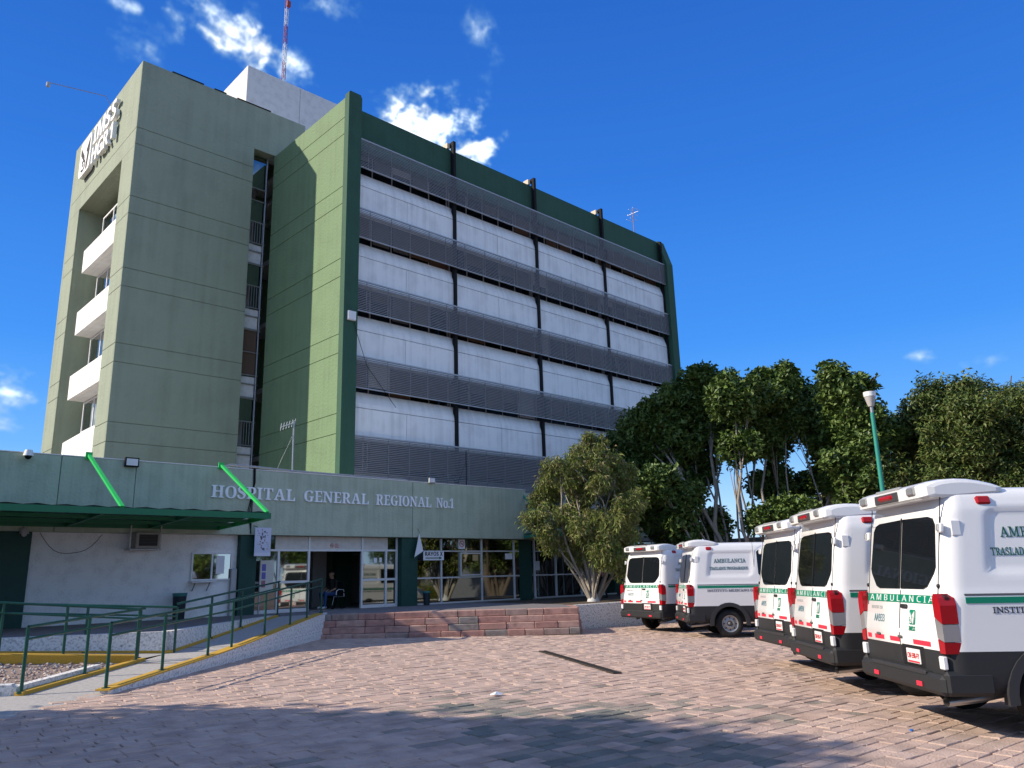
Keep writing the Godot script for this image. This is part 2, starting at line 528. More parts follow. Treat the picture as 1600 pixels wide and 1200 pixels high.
func build_ground() -> void:
	var g := setting("ground", Vector3(0, 0, 0))
	M("mortar", 0.20, 0.145, 0.12, 0.95, 0.0, "grain", 0.6, 0.4)
	var st := begin()
	var xs := [-220.0, -60.0, 0.0, 60.0, 120.0, 320.0]
	var zs := [-300.0, -60.0, 0.0, 60.0, 300.0]
	var bed := func(x: float, z: float) -> Vector3: return Vector3(x, gy(clampf(x, -60, 120), clampf(z, -60, 60)) - 0.03, z)
	for i in 5:
		for j in 4:
			quad(st, bed.call(xs[i], zs[j + 1]), bed.call(xs[i], zs[j]), bed.call(xs[i + 1], zs[j]), bed.call(xs[i + 1], zs[j + 1]))
	st.generate_normals()
	put(g, "soil_bed", st.commit(), mats.mortar)
	# pavers: uneven cut stones in running courses; the largest in the picture are objects, the others one sheet of stones
	var pl := setting("plaza", Vector3(12, gy(12), -10))
	var tones: Array[Color] = [Color(0.52, 0.382, 0.312), Color(0.51, 0.37, 0.30), Color(0.53, 0.397, 0.328), Color(0.50, 0.362, 0.296), Color(0.50, 0.372, 0.308), Color(0.512, 0.383, 0.317), Color(0.42, 0.315, 0.265), Color(0.30, 0.255, 0.215), Color(0.19, 0.19, 0.165)]
	var pm: Array[StandardMaterial3D] = []
	for i in tones.size():
		pm.append(M("paver%d" % i, tones[i].r, tones[i].g, tones[i].b, 0.9, 0.0, "paver", 0.5, 1.0))
	var sheet: StandardMaterial3D = M("paver_sheet", 1.0, 1.0, 1.0, 0.9, 0.0, "paver", 0.5, 1.0)
	sheet.vertex_color_use_as_albedo = true
	var ang := deg_to_rad(4.0)
	var e1 := Vector2(cos(ang), sin(ang))
	var e2 := Vector2(-sin(ang), cos(ang))
	var dirt := FastNoiseLite.new()
	dirt.seed = 77
	dirt.frequency = 0.22
	dirt.fractal_octaves = 4
	var list: Array = []
	var v := -27.0
	while v < 3.0:
		var dep := rng.randf_range(0.155, 0.215)
		var u := -6.0 + rng.randf() * 0.5
		while u < 36.0:
			var ln := rng.randf_range(0.24, 0.46)
			var c := e1 * (u + ln * 0.5) + e2 * (v + dep * 0.5)
			var p := Vector3(c.x, gy(c.x, c.y), c.y)
			if in_view(p, 1.25) and not built_over(c):
				var k := rng.randi() % 6
				var q := dirt.get_noise_2d(c.x * 1.6, c.y * 1.6)
				var oil := (Vector2(7.0, -6.2) - c).length() / 2.9 + q * 0.9        # the oil-darkened standing place
				if oil < 0.55 and rng.randf() < 0.75:
					k = 8 if rng.randf() < 0.45 else 7
				elif oil < 1.0 and rng.randf() < 0.5:
					k = 7 if rng.randf() < 0.5 else 6
				elif rng.randf() < 0.016 or q > 0.55 and rng.randf() < 0.4:
					k = 6
				var gap := 0.007 if rng.randf() < 0.72 else rng.randf_range(0.010, 0.034)
				list.append([p, Vector2(ln - gap, dep - gap * 0.9), k, rng.randf_range(-0.007, 0.005), rng.randf_range(-0.025, 0.025), (p - P(0, 0, 0)).length() if in_view(p, 1.0) else 900.0, Vector2(rng.randf_range(-0.02, 0.02), rng.randf_range(-0.014, 0.014))])
			u += ln
		v += dep
	list.sort_custom(func(a: Array, b: Array) -> bool: return a[5] < b[5])
	var pv := PackedVector3Array()
	var pn := PackedVector3Array()
	var pc := PackedColorArray()
	for i in list.size():
		var a: Array = list[i]
		var s2: Vector2 = a[1]
		var tilt: Vector2 = a[6]
		var bs := Basis(Vector3.UP, -ang + float(a[4])) * Basis.from_euler(Vector3(tilt.x + 0.005, 0, tilt.y - 0.012))
		var at: Vector3 = a[0] + Vector3(0, float(a[3]), 0)
		if i < 298:
			var qs := Vector3(snappedf(s2.x, 0.05), 0.06, snappedf(s2.y, 0.03))
			put(pl, "paver", box_mesh(qs, 0.006), pm[a[2]], Transform3D(bs.scaled_local(Vector3(s2.x / qs.x, 1, s2.y / qs.z)), at - Vector3(0, 0.03, 0)))
			continue
		var hx := s2.x * 0.5
		var hz := s2.y * 0.5
		var b := 0.006
		var top: Array = [Vector3(-hx + b, 0, -hz + b), Vector3(hx - b, 0, -hz + b), Vector3(hx - b, 0, hz - b), Vector3(-hx + b, 0, hz - b)]
		var mid: Array = [Vector3(-hx, -b, -hz), Vector3(hx, -b, -hz), Vector3(hx, -b, hz), Vector3(-hx, -b, hz)]
		var faces: Array = [[top[0], top[1], top[2], top[3], Vector3.UP]]
		for k in 4:
			var j := (k + 1) % 4
			var nd: Vector3 = [Vector3(0, 1, -1), Vector3(1, 1, 0), Vector3(0, 1, 1), Vector3(-1, 1, 0)][k].normalized()
			faces.append([mid[k], mid[j], top[j], top[k], nd])
			var dn := Vector3(0, -0.04, 0)
			var nh := Vector3(nd.x, 0, nd.z).normalized()
			faces.append([mid[k] + dn, mid[j] + dn, mid[j], mid[k], nh])
		for f: Array in faces:
			for ix: int in [0, 1, 2, 0, 2, 3]:
				pv.append(at + bs * (f[ix] as Vector3))
				pn.append(bs * (f[4] as Vector3))
				pc.append(tones[a[2]])
	var arr := []
	arr.resize(Mesh.ARRAY_MAX)
	arr[Mesh.ARRAY_VERTEX] = pv
	arr[Mesh.ARRAY_NORMAL] = pn
	arr[Mesh.ARRAY_COLOR] = pc
	var am := ArrayMesh.new()
	am.add_surface_from_arrays(Mesh.PRIMITIVE_TRIANGLES, arr)
	var so := put(pl, "far_pavers", am, sheet)
	so.set_meta("kind", "stuff")
	# slot drain
	var dr := thing("trench_drain", "long dark slot drain with a rusted edge in the paving", "drain", Vector3(12.9, gy(12.9), -11.8))
	M("rusty", 0.055, 0.045, 0.038, 0.8, 0.3, "grain", 1.5, 0.6)
	var d0 := Vector3(13.59, gy(13.59, -13.43) + 0.004, -13.43)
	var d1 := Vector3(11.28, gy(11.28, -9.3) + 0.004, -9.3)
	bar(dr, "channel", d0, d1, 0.12, 0.03, M("drain_dark", 0.014, 0.014, 0.013, 0.9))
	var dd := (d1 - d0).normalized()
	var dx := Vector3(-dd.z, 0, dd.x) * 0.068
	for sgn in [-1.0, 1.0]:
		bar(dr, "edge_rail", d0 + dx * sgn + Vector3(0, 0.006, 0), d1 + dx * sgn + Vector3(0, 0.006, 0), 0.022, 0.03, mats.rusty)
	for k in 26:
		var q := d0.lerp(d1, (k + 0.5) / 26.0) + Vector3(0, 0.008, 0)
		bar(dr, "grate_bar", q - dx, q + dx, 0.03, 0.022, mats.rusty)
func veneer(parent: Node, axis: String, a0: float, a1: float, at: float, y0: float, y1: float, grooves: Array, m: Material) -> void:
	# wall skin in storey-high fields with open joints between them; axis "x": runs along x and looks to +z, "z": runs along z and looks to -x
	var ys: Array = [y0]
	for g: float in grooves:
		if g > y0 + 0.1 and g < y1 - 0.1:
			ys.append(g)
	ys.append(y1)
	ys.sort()
	for i in ys.size() - 1:
		var lo: float = ys[i] + (0.011 if i > 0 else 0.0)
		var hi: float = ys[i + 1] - (0.011 if i < ys.size() - 2 else 0.0)
		if axis == "x":
			bx(parent, "wall_panel", P(a0, lo, at), P(a1, hi, at - 0.06), m, 0.008)
		else:
			bx(parent, "wall_panel", P(at, lo, a0), P(at + 0.06, hi, a1), m, 0.008)

func window_unit(parent: Node, called: String, at: Vector3, size: Vector2, turn: float, panes: int, glass: Material, frame: Material, t := 0.05) -> Node3D:
	# frame bars and panes in the local XY plane, centred at `at`
	var w := Node3D.new()
	w.name = called
	parent.add_child(w, true)
	w.global_transform = Transform3D(Basis(Vector3.UP, turn), at)
	var h := size * 0.5
	for sg in [-1.0, 1.0]:
		put(w, "frame", box_mesh(Vector3(size.x, t, 0.07)), frame, Transform3D(Basis(), Vector3(0, sg * (h.y - t * 0.5), 0)), true)
		put(w, "frame", box_mesh(Vector3(t, size.y - t * 2.0, 0.07)), frame, Transform3D(Basis(), Vector3(sg * (h.x - t * 0.5), 0, 0)), true)
	for k in panes:
		var pw := (size.x - t * 2.0) / panes
		var cx := -h.x + t + pw * (k + 0.5)
		put(w, "pane", box_mesh(Vector3(pw - 0.01, size.y - t * 2.0, 0.012)), glass, Transform3D(Basis(), Vector3(cx, 0, 0)), true)
		if k > 0:
			put(w, "mullion", box_mesh(Vector3(t, size.y - t * 2.0, 0.066)), frame, Transform3D(Basis(), Vector3(cx - pw * 0.5, 0, 0)), true)
	return w

const BAYS := [17.99, 24.0, 30.1, 36.2, 42.5]

func build_main_building() -> void:
	var gr: Array = []
	for k in 8:
		gr.append(21.4 - 3.6 * k)
		gr.append(20.52 - 3.6 * k)
	var b := -1.95
	var t := thing("ward_tower", "tall olive-grey tower with white balcony bands in a deep recess", "building", P(13, b, -41))
	var ol: Material = mats.olive
	# tower: core and skin
	bx(t, "core_wall", P(10.24, b, -36.8), P(16.07, 25.0, -36.24), ol)
	veneer(t, "x", 10.2, 16.1, -36.2, b, 22.52, gr, ol)
	bx(t, "upper_wall", P(10.24, 22.54, -37.2), P(18.95, 25.0, -36.83), ol)
	veneer(t, "x", 10.2, 19.0, -36.2, 22.52, 25.05, [], ol)
	bx(t, "core_wall", P(10.24, b, -38.03), P(11.6, 25.0, -36.8), ol)
	bx(t, "core_wall", P(10.24, b, -46.97), P(11.6, 25.0, -45.19), ol)
	bx(t, "core_wall", P(10.24, 20.49, -45.19), P(11.6, 25.0, -38.03), ol)
	veneer(t, "z", -38.05, -36.262, 10.2, b, 20.45, gr, ol)
	veneer(t, "z", -47.0, -45.17, 10.2, b, 20.45, gr, ol)
	veneer(t, "z", -47.0, -36.262, 10.2, 20.45, 25.05, [21.4], ol)
	bx(t, "recess_wall", P(11.6, b, -47.0), P(11.9, 25.0, -36.8), ol)
	bx(t, "roof", P(11.9, 24.4, -47.0), P(19.0, 24.7, -37.2), mats.concrete_white)
	bx(t, "rear_wall", P(10.2, b, -47.3), P(19.0, 25.05, -47.0), ol)
	bx(t, "side_wall", P(18.7, 20.0, -47.0), P(19.0, 25.05, -37.2), ol)
	for xs: Array in [[11.6, 13.2], [13.75, 14.4], [15.0, 16.9]]:
		var cp := bx(t, "roof_felt", P(xs[0], 25.05, -36.42), P(xs[1], 25.10, -36.17), mats.black_steel)
		cp.rotation.z = 0.004
	# balconies in the recess
	for k in 5:
		var yb := 16.15 - 3.45 * k
		var pr := PackedVector2Array([Vector2(0, 0), Vector2(0, 1.25), Vector2(0.7, 1.8), Vector2(1.3, 1.8), Vector2(1.3, 0)])
		for seg: Array in [[-43.45, -40.79], [-40.77, -38.06]]:
			profile(t, "balcony_panel", pr, P(10.27, yb, seg[1]), Vector3.RIGHT, Vector3.UP, seg[1] - seg[0], mats.white_panel)
		var w := window_unit(t, "window", P(11.05, yb + 2.6, -40.75), Vector2(5.3, 1.6), -PI / 2, 3, mats.mirror_glass, mats.frame_white, 0.09)
		put(w, "curtain", box_mesh(Vector3(1.5, 1.4, 0.02)), mats.paper, Transform3D(Basis(), Vector3(1.7, 0, -0.1)), true)
	# slot of stair windows between tower and wing
	M("brown_board", 0.115, 0.075, 0.055, 0.8)
	M("stair_white", 0.66, 0.67, 0.68, 0.8, 0.0, "mottle", 0.6)
	bx(t, "stair_wall", P(16.1, b, -38.4), P(17.2, 22.5, -38.2), M("stair_gray", 0.55, 0.56, 0.57, 0.8))
	bx(t, "slot_soffit", P(16.1, 22.53, -38.4), P(17.22, 22.62, -36.27), ol)
	for x in [16.14, 17.12]:
		rod(t, "slot_post", P(x, b, -36.75), P(x, 22.5, -36.75), 0.045, mats.galv, -1, 6)
	for k in 5:
		var o := -3.6 * k
		for y: float in [20.55, 19.85, 17.42, 16.2, 18.62]:
			rod(t, "slot_transom", P(16.1, y + o, -36.74), P(17.2, y + o, -36.74), 0.035, mats.galv, -1, 6)
		bx(t, "slot_panel", P(16.16, 16.28 + o, -36.86), P(17.05, 17.34 + o, -36.8), mats.stair_white)
		bx(t, "landing", P(16.1, 16.95 + o, -38.2), P(17.2, 17.36 + o, -36.88), mats.stair_white)
		if k == 2:
			bx(t, "board", P(16.16, 17.46 + o, -36.84), P(17.04, 19.85 + o, -36.78), mats.brown_board)
		else:
			for j in 7:
				rod(t, "railing_bar", P(16.2 + j * 0.14, 17.45 + o, -36.72), P(16.2 + j * 0.14, 18.6 + o, -36.72), 0.016, mats.galv, -1, 6)
			bx(t, "slot_pane", P(16.18, 18.66 + o, -36.78), P(17.08, 19.83 + o, -36.765), mats.mirror_glass)
	bx(t, "slot_pane", P(16.18, 20.6, -36.78), P(17.08, 22.45, -36.765), mats.mirror_glass)
	# sign lamp on its arm
	var lx := P(10.2, 24.1, -40.2)
	tube(t, "lamp_arm", [lx, P(9.75, 25.0, -40.4), P(7.4, 25.35, -41.6)], 0.02, mats.galv, 6)
	bx(t, "sign_lamp", P(7.25, 25.1, -41.72), P(7.42, 25.36, -41.54), mats.galv, 0.03)
	# wing
	var w2 := thing("ward_wing", "tall wing with grey louvre screens and white spandrels in a dark green frame", "building", P(30, b, -33))
	var gw: Material = mats.green_wall
	bx(w2, "core_wall", P(17.29, b, -36.2), P(17.9, 22.4, -29.05), gw)
	veneer(w2, "z", -36.2, -29.02, 17.25, b, 22.45, gr, gw)
	var pier := PackedVector2Array([Vector2(17.25, b + UP0), Vector2(17.25, 22.62 + UP0), Vector2(17.32, 22.68 + UP0), Vector2(17.88, 22.68 + UP0), Vector2(17.97, 22.52 + UP0), Vector2(17.97, b + UP0)])
	put(w2, "end_pier", slab_mesh(pier, 0.36), mats.green_dark, Transform3D(Basis(), Vector3(0, 0, -28.66)))
	for i in 4:
		bx(w2, "parapet", P(BAYS[i] + (0.0 if i == 0 else 0.008), 20.2, -29.75), P(BAYS[i + 1] - 0.008, 22.4, -29.35), mats.green_dark, 0.01)
	var endp := PackedVector2Array([Vector2(-28.7, b + UP0), Vector2(-28.7, 20.6 + UP0), Vector2(-29.3, 22.45 + UP0), Vector2(-40.0, 22.45 + UP0), Vector2(-40.0, b + UP0)])
	put(w2, "end_wall", slab_mesh(endp, 0.7), mats.green_dark, Transform3D(Basis(Vector3(0, 0, 1), Vector3.UP, Vector3(-1, 0, 0)), Vector3(42.52, 0, 0)))
	bx(w2, "roof", P(17.9, 21.9, -40.0), P(42.5, 22.1, -29.75), mats.concrete_white)
	bx(w2, "rear_wall", P(17.9, b, -40.3), P(43.2, 22.3, -40.0), gw)
	var mm: Array = [M("rust_blind", 0.20, 0.125, 0.08, 0.9, 0.0, "grain", 0.8), mats.paper, M("blind_gray", 0.16, 0.16, 0.16, 0.9)]
	var brown := {[2, 1]: 0, [3, 0]: 2, [0, 3]: 0, [4, 0]: 2, [4, 1]: 1, [1, 0]: 3}
	for i in 5:
		bx(w2, "bracket_post" if i > 0 and i < 4 else "corner_post", P(BAYS[i] - 0.085, 3.0, -29.24), P(BAYS[i] + 0.085, (22.78 if i > 0 and i < 4 else 22.3), -29.02), mats.black_steel)
		if i > 0 and i < 4:
			bx(w2, "bracket_arm", P(BAYS[i] - 0.09, 22.6, -30.1), P(BAYS[i] + 0.09, 22.76, -29.245), mats.black_steel)
			bx(w2, "bracket_plate", P(BAYS[i] - 0.28, 22.41, -29.7), P(BAYS[i] - 0.112, 22.72, -29.3), M("cream", 0.6, 0.52, 0.40))
	for k in 6:
		var T := 20.55 - 3.6 * k
		bx(w2, "floor_slab", P(17.9, T - 0.1, -39.9), P(42.5, T + 0.15, -30.3), mats.concrete)
		bx(w2, "room_wall", P(17.9, T - 3.3, -33.0), P(42.5, T - 0.1, -32.8), M("room_gray", 0.42, 0.42, 0.42))
		for i in 4:
			var x0: float = BAYS[i] + 0.05
			var x1: float = BAYS[i + 1] - 0.05
			var xm := (x0 + x1) * 0.5 + rng.randf_range(-0.05, 0.05)
			# louvre screen
			var lv := Node3D.new()
			lv.name = "louvre_screen"
			w2.add_child(lv, true)
			lv.global_position = P(xm, T - 0.75, -28.93)
			var st := begin()
			st.set_smooth_group(-1)
			var lh := 1.47 if k != 4 else 2.9
			var y := T - 0.06
			while y > T - lh:
				var za := -28.86 + rng.randf_range(-0.004, 0.004)
				var a := P(x0 - 0.04, y, za)
				var c := P(x1 + 0.04, y, za)
				var dn := Vector3(0, -0.036, 0.0)
				var bk := Vector3(0, 0.03, -0.05)
				quad(st, a, c, c + dn, a + dn)
				quad(st, a, a + bk, c + bk, c)
				quad(st, a + dn, c + dn, c + dn * 0.8 + bk, a + dn * 0.8 + bk)
				y -= 0.082
			st.generate_normals()
			var sl := put(lv, "slats", st.commit(), mats.louver)
			sl.set_meta("kind", "stuff")
			bx(lv, "top_rail", P(x0 - 0.04, T - 0.05, -28.95), P(x1 + 0.04, T, -28.85), M("louver_rail", 0.42, 0.43, 0.45, 0.45, 0.4))
			bx(lv, "bottom_rail", P(x0 - 0.04, T - lh - 0.02, -28.95), P(x1 + 0.04, T - lh + 0.01, -28.85), mats.louver_rail)
			for j in 5:
				var xx := lerpf(x0, x1, (j + 0.5 + rng.randf_range(-0.1, 0.1)) / 5.0)
				bx(lv, "stile", P(xx - 0.018, T - lh, -28.93), P(xx + 0.018, T - 0.05, -28.905), mats.louver_rail)
			if brown.has([k, i]):
				var bx0 := lerpf(x0, x1, float(brown[[k, i]]) / 5.0)
				bx(lv, "brown_board", P(bx0 + 0.2, T - 1.36, -29.0), P(x1 - 0.15, T - 0.5, -28.985), mm[0])
			# window band behind it
			var wn := window_unit(w2, "window", P((x0 + x1) * 0.5, T - 0.74, -29.68), Vector2(x1 - x0, 1.58), 0.0, 5, mats.dark_glass, mats.alu, 0.06)
			for j in 5:
				var rr := rng.randf()
				if brown.has([k, i]) and j >= int(brown[[k, i]]):
					rr = 0.2
				if rr < 0.62:
					var px := (j - 2) * (x1 - x0) / 5.0
					var hh := rng.randf_range(0.5, 1.5) if not brown.has([k, i]) else rng.randf_range(1.2, 1.55)
					put(wn, "blind", box_mesh(Vector3(0.95 if rr > 0.2 else 1.15, hh, 0.01)), mm[2 if rr > 0.3 else (0 if rr > 0.1 else 1)], Transform3D(Basis(), Vector3(px, 0.8 - hh * 0.5, 0.05)), true)
			if k == 5:
				continue
			# spandrel of two slabs under a sloping sill
			var low := T - 3.75
			for sg: Array in [[x0, xm - 0.01], [xm + 0.01, x1]]:
				bx(w2, "spandrel_panel", P(sg[0], low, -29.5), P(sg[1], T - 2.33, -29.13), mats.white_panel, 0.012)
			var sp := PackedVector2Array([Vector2(29.13, -2.305), Vector2(29.16, -2.10), Vector2(29.38, -1.56), Vector2(29.8, -1.56), Vector2(29.8, -2.305)])
			for j in sp.size():
				sp[j] = Vector2(-sp[j].x, sp[j].y)
			put(w2, "sill", slab_mesh(sp, x1 - x0), mats.white_panel, Transform3D(Basis(Vector3(0, 0, 1), Vector3.UP, Vector3(-1, 0, 0)), P(x0, T, 0)))
	# penthouse and masts
	var ph := thing("roof_plant_room", "plain pale concrete plant room standing on the hospital roof", "building", P(21, 22.3, -41.7))
	bx(ph, "wall_panel", P(17.1, 22.1, -43.43), P(20.55, 30.2, -40.0), mats.concrete_white, 0.02)
	bx(ph, "wall_panel", P(20.57, 22.1, -43.43), P(27.0, 30.2, -40.0), mats.concrete_white, 0.02)
	var mast := thing("radio_mast", "slim red and white lattice mast on the roof plant room", "mast", P(20.2, 30.2, -41.7))
	M("mast_red", 0.30, 0.05, 0.045, 0.6)
	M("mast_white", 0.66, 0.66, 0.66, 0.6)
	for sct in 6:
		var y0 := 30.2 + sct * 1.35
		var mt: Material = mats.mast_red if sct % 2 == 1 else mats.mast_white
		for k in 3:
			var a1 := TAU * k / 3.0
			var a2 := TAU * (k + 1) / 3.0
			var p1 := Vector3(cos(a1), 0, sin(a1)) * 0.125 + P(20.2, y0, -41.7)
			var p2 := Vector3(cos(a2), 0, sin(a2)) * 0.125 + P(20.2, y0, -41.7)
			rod(mast, "mast_leg", p1, p1 + Vector3(0, 1.35, 0), 0.02, mt, -1, 6)
			for j in 3:
				var ya := Vector3(0, j * 0.45, 0)
				rod(mast, "mast_brace", p1 + ya, p2 + ya + Vector3(0, 0.45, 0), 0.011, mt, -1, 5)
	rod(mast, "tip", P(20.2, 38.3, -41.7), P(20.2, 42.5, -41.7), 0.045, mats.mast_white, 0.02, 8)
	bx(mast, "beacon", P(20.08, 36.9, -41.55), P(20.34, 37.35, -41.4), mats.mast_red, 0.03)
	var an := thing("roof_antenna", "thin television antenna with short rods above the louvred wing", "antenna", P(42.2, 22.0, -31))
	rod(an, "pole", P(42.2, 21.9, -31), P(42.2, 25.5, -31), 0.03, M("ant_red", 0.25, 0.16, 0.17, 0.5), -1, 6)
	for j in 6:
		var yy := 24.6 + (j % 3) * 0.35
		rod(an, "antenna_rod", P(42.2 - 0.42, yy, -31 + (j - 2.5) * 0.12), P(42.2 + 0.42, yy + 0.05, -31 + (j - 2.5) * 0.12), 0.014, mats.alu, -1, 5)
	rod(an, "boom", P(42.2, 25.1, -31.5), P(42.2, 25.1, -30.5), 0.02, mats.alu, -1, 5)
	# lettering on the tower
	var sg2 := thing("tower_sign", "white emblem with raised letters high on the sunlit tower side", "sign", P(10.15, 22.0, -42))
	var wm: Material = M("sign_white", 0.82, 0.82, 0.80, 0.6)
	var face := Basis(Vector3(0, 0, 1), Vector3.UP, Vector3(-1, 0, 0))
	emblem(sg2, "emblem", Transform3D(face.scaled_local(Vector3(2.0, 2.2, 1.0)), P(10.13, 23.15, -43.95)), wm, mats.ink, 0.22)
	letter_row(sg2, "IMSS", false, 1.05, 0.2, wm, face, P(10.13, 23.75, -40.85), 3.7)
	letter_row(sg2, "HGR1", false, 0.95, 0.2, wm, face, P(10.13, 22.55, -40.95), 3.5)

func letter_row(parent: Node, t: String, serif_face: bool, height: float, depth: float, m: Material, face: Basis, mid: Vector3, width: float, gap := 0.12) -> void:
	var ws: Array = []
	var total := 0.0
	for ch in t:
		var a := text_mesh(ch, serif_face, height, depth).get_aabb().size.x
		ws.append(a)
		total += a
	total += gap * height * (t.length() - 1)
	var k := width / total
	var x := -width * 0.5
	for i in t.length():
		var w: float = ws[i] * k
		var tm := text_mesh(t[i], serif_face, height, depth)
		var c := tm.get_aabb().get_center()
		put(parent, "letter", tm, m, Transform3D(face, mid + face.x * (x + w * 0.5)) * Transform3D(Basis().scaled(Vector3(k, 1, 1)), Vector3(-c.x * k, 0, depth * 0.5)))
		x += w + gap * height * k

# institutional emblem: rounded tablet with an eagle's spread wings over a seated figure, built from plain slabs; unit square
func emblem(parent: Node, called: String, xf: Transform3D, base: Material, mark: Material, depth: float, local := false) -> void:
	var o := Node3D.new()
	o.name = called
	parent.add_child(o, true)
	if local:
		o.transform = xf
	else:
		o.global_transform = xf
	var r := PackedVector2Array()
	for k in 24:
		var a := TAU * k / 24.0
		r.append(Vector2(signf(cos(a)) * 0.34 + cos(a) * 0.16, signf(sin(a)) * 0.34 + sin(a) * 0.16))
	put(o, "tablet", slab_mesh(r, depth), base, Transform3D(Basis(), Vector3(0, 0, depth)), true)
	var wing := PackedVector2Array([Vector2(-0.4, 0.34), Vector2(-0.05, 0.02), Vector2(-0.02, -0.1), Vector2(-0.16, -0.06), Vector2(-0.4, 0.14)])
	var wing2 := PackedVector2Array([Vector2(0.4, 0.40), Vector2(0.40, 0.02), Vector2(0.28, -0.42), Vector2(0.16, -0.44), Vector2(0.22, 0.02), Vector2(0.10, 0.1)])
	var z := Transform3D(Basis(), Vector3(0, 0, depth + 0.012))
	put(o, "wing_mark", slab_mesh(wing, 0.02), mark, z, true)
	put(o, "wing_mark", slab_mesh(wing2, 0.02), mark, z, true)
	var c := PackedVector2Array()
	for k in 19:
		var a := lerpf(-2.5, 2.2, k / 18.0)
		c.append(Vector2(-0.12 + cos(a) * 0.22, -0.24 + sin(a) * 0.16))
	for k in 19:
		var a := lerpf(2.2, -2.5, k / 18.0)
		c.append(Vector2(-0.12 + cos(a) * 0.16, -0.24 + sin(a) * 0.10))
	put(o, "figure_mark", slab_mesh(c, 0.02), mark, z, true)
	var dot := PackedVector2Array()
	for k in 10:
		dot.append(Vector2(-0.12 + cos(TAU * k / 10.0) * 0.055, -0.22 + sin(TAU * k / 10.0) * 0.05))
	put(o, "figure_mark", slab_mesh(dot, 0.02), mark, z, true)
func build_entrance() -> void:
	var b := -1.95
	var t := thing("entrance_block", "low sage-green entrance block with a deep fascia and glazed front", "building", P(14, b, -26))
	var sg: Material = mats.sage
	var jo: Array = [-8.0, -2.0, 5.82, 7.83, 11.53, 18.0, 24.1]
	for i in jo.size() - 1:
		bx(t, "fascia_panel", P(jo[i] + 0.008, 1.51, -24.78), P(jo[i + 1] - 0.008, 3.62, -24.5), sg, 0.012)
		bx(t, "coping", P(jo[i] + 0.004, 3.62, -24.80), P(jo[i + 1] - 0.004, 3.655, -24.49), mats.concrete_white, 0.01)
	bx(t, "fascia_panel", P(24.11, 1.51, -25.35), P(36.0, 3.6, -25.1), sg, 0.012)
	bx(t, "fascia_return", P(23.85, 1.51, -25.1), P(24.1, 3.62, -24.785), sg)
	bx(t, "roof", P(-8.0, 3.05, -28.6), P(36.0, 3.25, -24.82), mats.concrete_white)
	bx(t, "soffit", P(-8.0, 1.53, -31.0), P(36.0, 1.7, -24.80), M("ceiling", 0.35, 0.35, 0.34))
	# columns
	for c: Array in [[4.5, 5.33], [11.23, 11.81], [17.56, 18.30], [23.93, 24.75], [30.4, 31.0]]:
		bx(t, "column", P(c[0], b, -25.0 if c[0] < 24.0 else -25.5), P(c[1], 1.51, -24.58 if c[0] < 23.0 else -24.9), mats.dark_column, 0.01)
	# closed white wall with ticket window
	bx(t, "white_wall", P(5.33, b, -25.05), P(11.23, 1.51, -24.8), mats.white_wall)
	bx(t, "left_wall", P(-8.0, b, -27.6), P(4.5, 1.51, -27.4), mats.white_wall)
	var w := window_unit(t, "ticket_window", P(10.42, 0.53, -24.78), Vector2(1.3, 0.86), 0.0, 2, M("bright_glass", 0.50, 0.52, 0.50, 0.03, 1.0), mats.frame_white, 0.05)
	put(w, "notice", box_mesh(Vector2(0.26, 0.55).x * Vector3(1, 0, 0) + Vector3(0, 0.55, 0.004)), mats.paper, Transform3D(Basis(), Vector3(0.27, 0.05, 0.012)), true)
	bx(w, "ledge", P(9.72, 0.045, -24.79), P(10.5, 0.085, -24.5), mats.frame_white, 0.005)
	for x in [9.85, 10.3]:
		bar(w, "ledge_bracket", P(x, -0.2, -24.78), P(x, 0.04, -24.56), 0.02, 0.03, mats.galv)
	bx(t, "meter_duct", P(11.02, -1.0, -24.78), P(11.21, 0.45, -24.66), mats.gray_plastic, 0.01)
	# interior: hall floor, back wall, pillar
	bx(t, "hall_floor", P(11.3, -1.12, -31.0), P(36.0, -1.0, -24.9), M("hall_tile", 0.32, 0.31, 0.30, 0.4))
	bx(t, "hall_wall", P(11.3, -1.0, -31.2), P(36.0, 1.6, -31.0), M("hall_gray", 0.40, 0.40, 0.40))
	bx(t, "hall_side_wall", P(11.3, -1.0, -31.0), P(11.5, 1.6, -25.05), mats.hall_gray)
	bx(t, "hall_pillar", P(15.9, -1.0, -28.6), P(16.5, 1.6, -28.2), M("hall_pale", 0.42, 0.42, 0.40))
	# front glazing
	var al: Material = mats.alu
	var z := -24.85
	var fr := func(called: String, x0: float, x1: float, y0: float, y1: float, dz: float) -> void:
		bx(t, called, P(x0, y0, z - dz), P(x1, y1, z + dz), al, 0.006)
	# entrance bay: posts, transoms
	for x: float in [11.86, 12.70, 13.83, 15.98, 17.02, 17.50]:
		fr.call("door_post", x - 0.04, x + 0.04, -1.0, (1.0 if x == 12.70 or x == 17.02 else 1.5), 0.05)
	fr.call("transom", 11.9, 17.5, 1.0, 1.07, 0.045)
	for seg: Array in [[11.9, 12.66], [12.74, 13.79], [16.02, 16.98], [17.06, 17.46]]:
		fr.call("mid_rail", seg[0], seg[1], -0.05, 0.03, 0.035)
		fr.call("bottom_rail", seg[0], seg[1], -1.0, -0.88, 0.035)
		for yy: Array in [[-0.88, -0.05], [0.03, 1.0]]:
			bx(t, "door_pane", P(seg[0], yy[0], z - 0.006), P(seg[1], yy[1], z + 0.006), mats.mirror_glass)
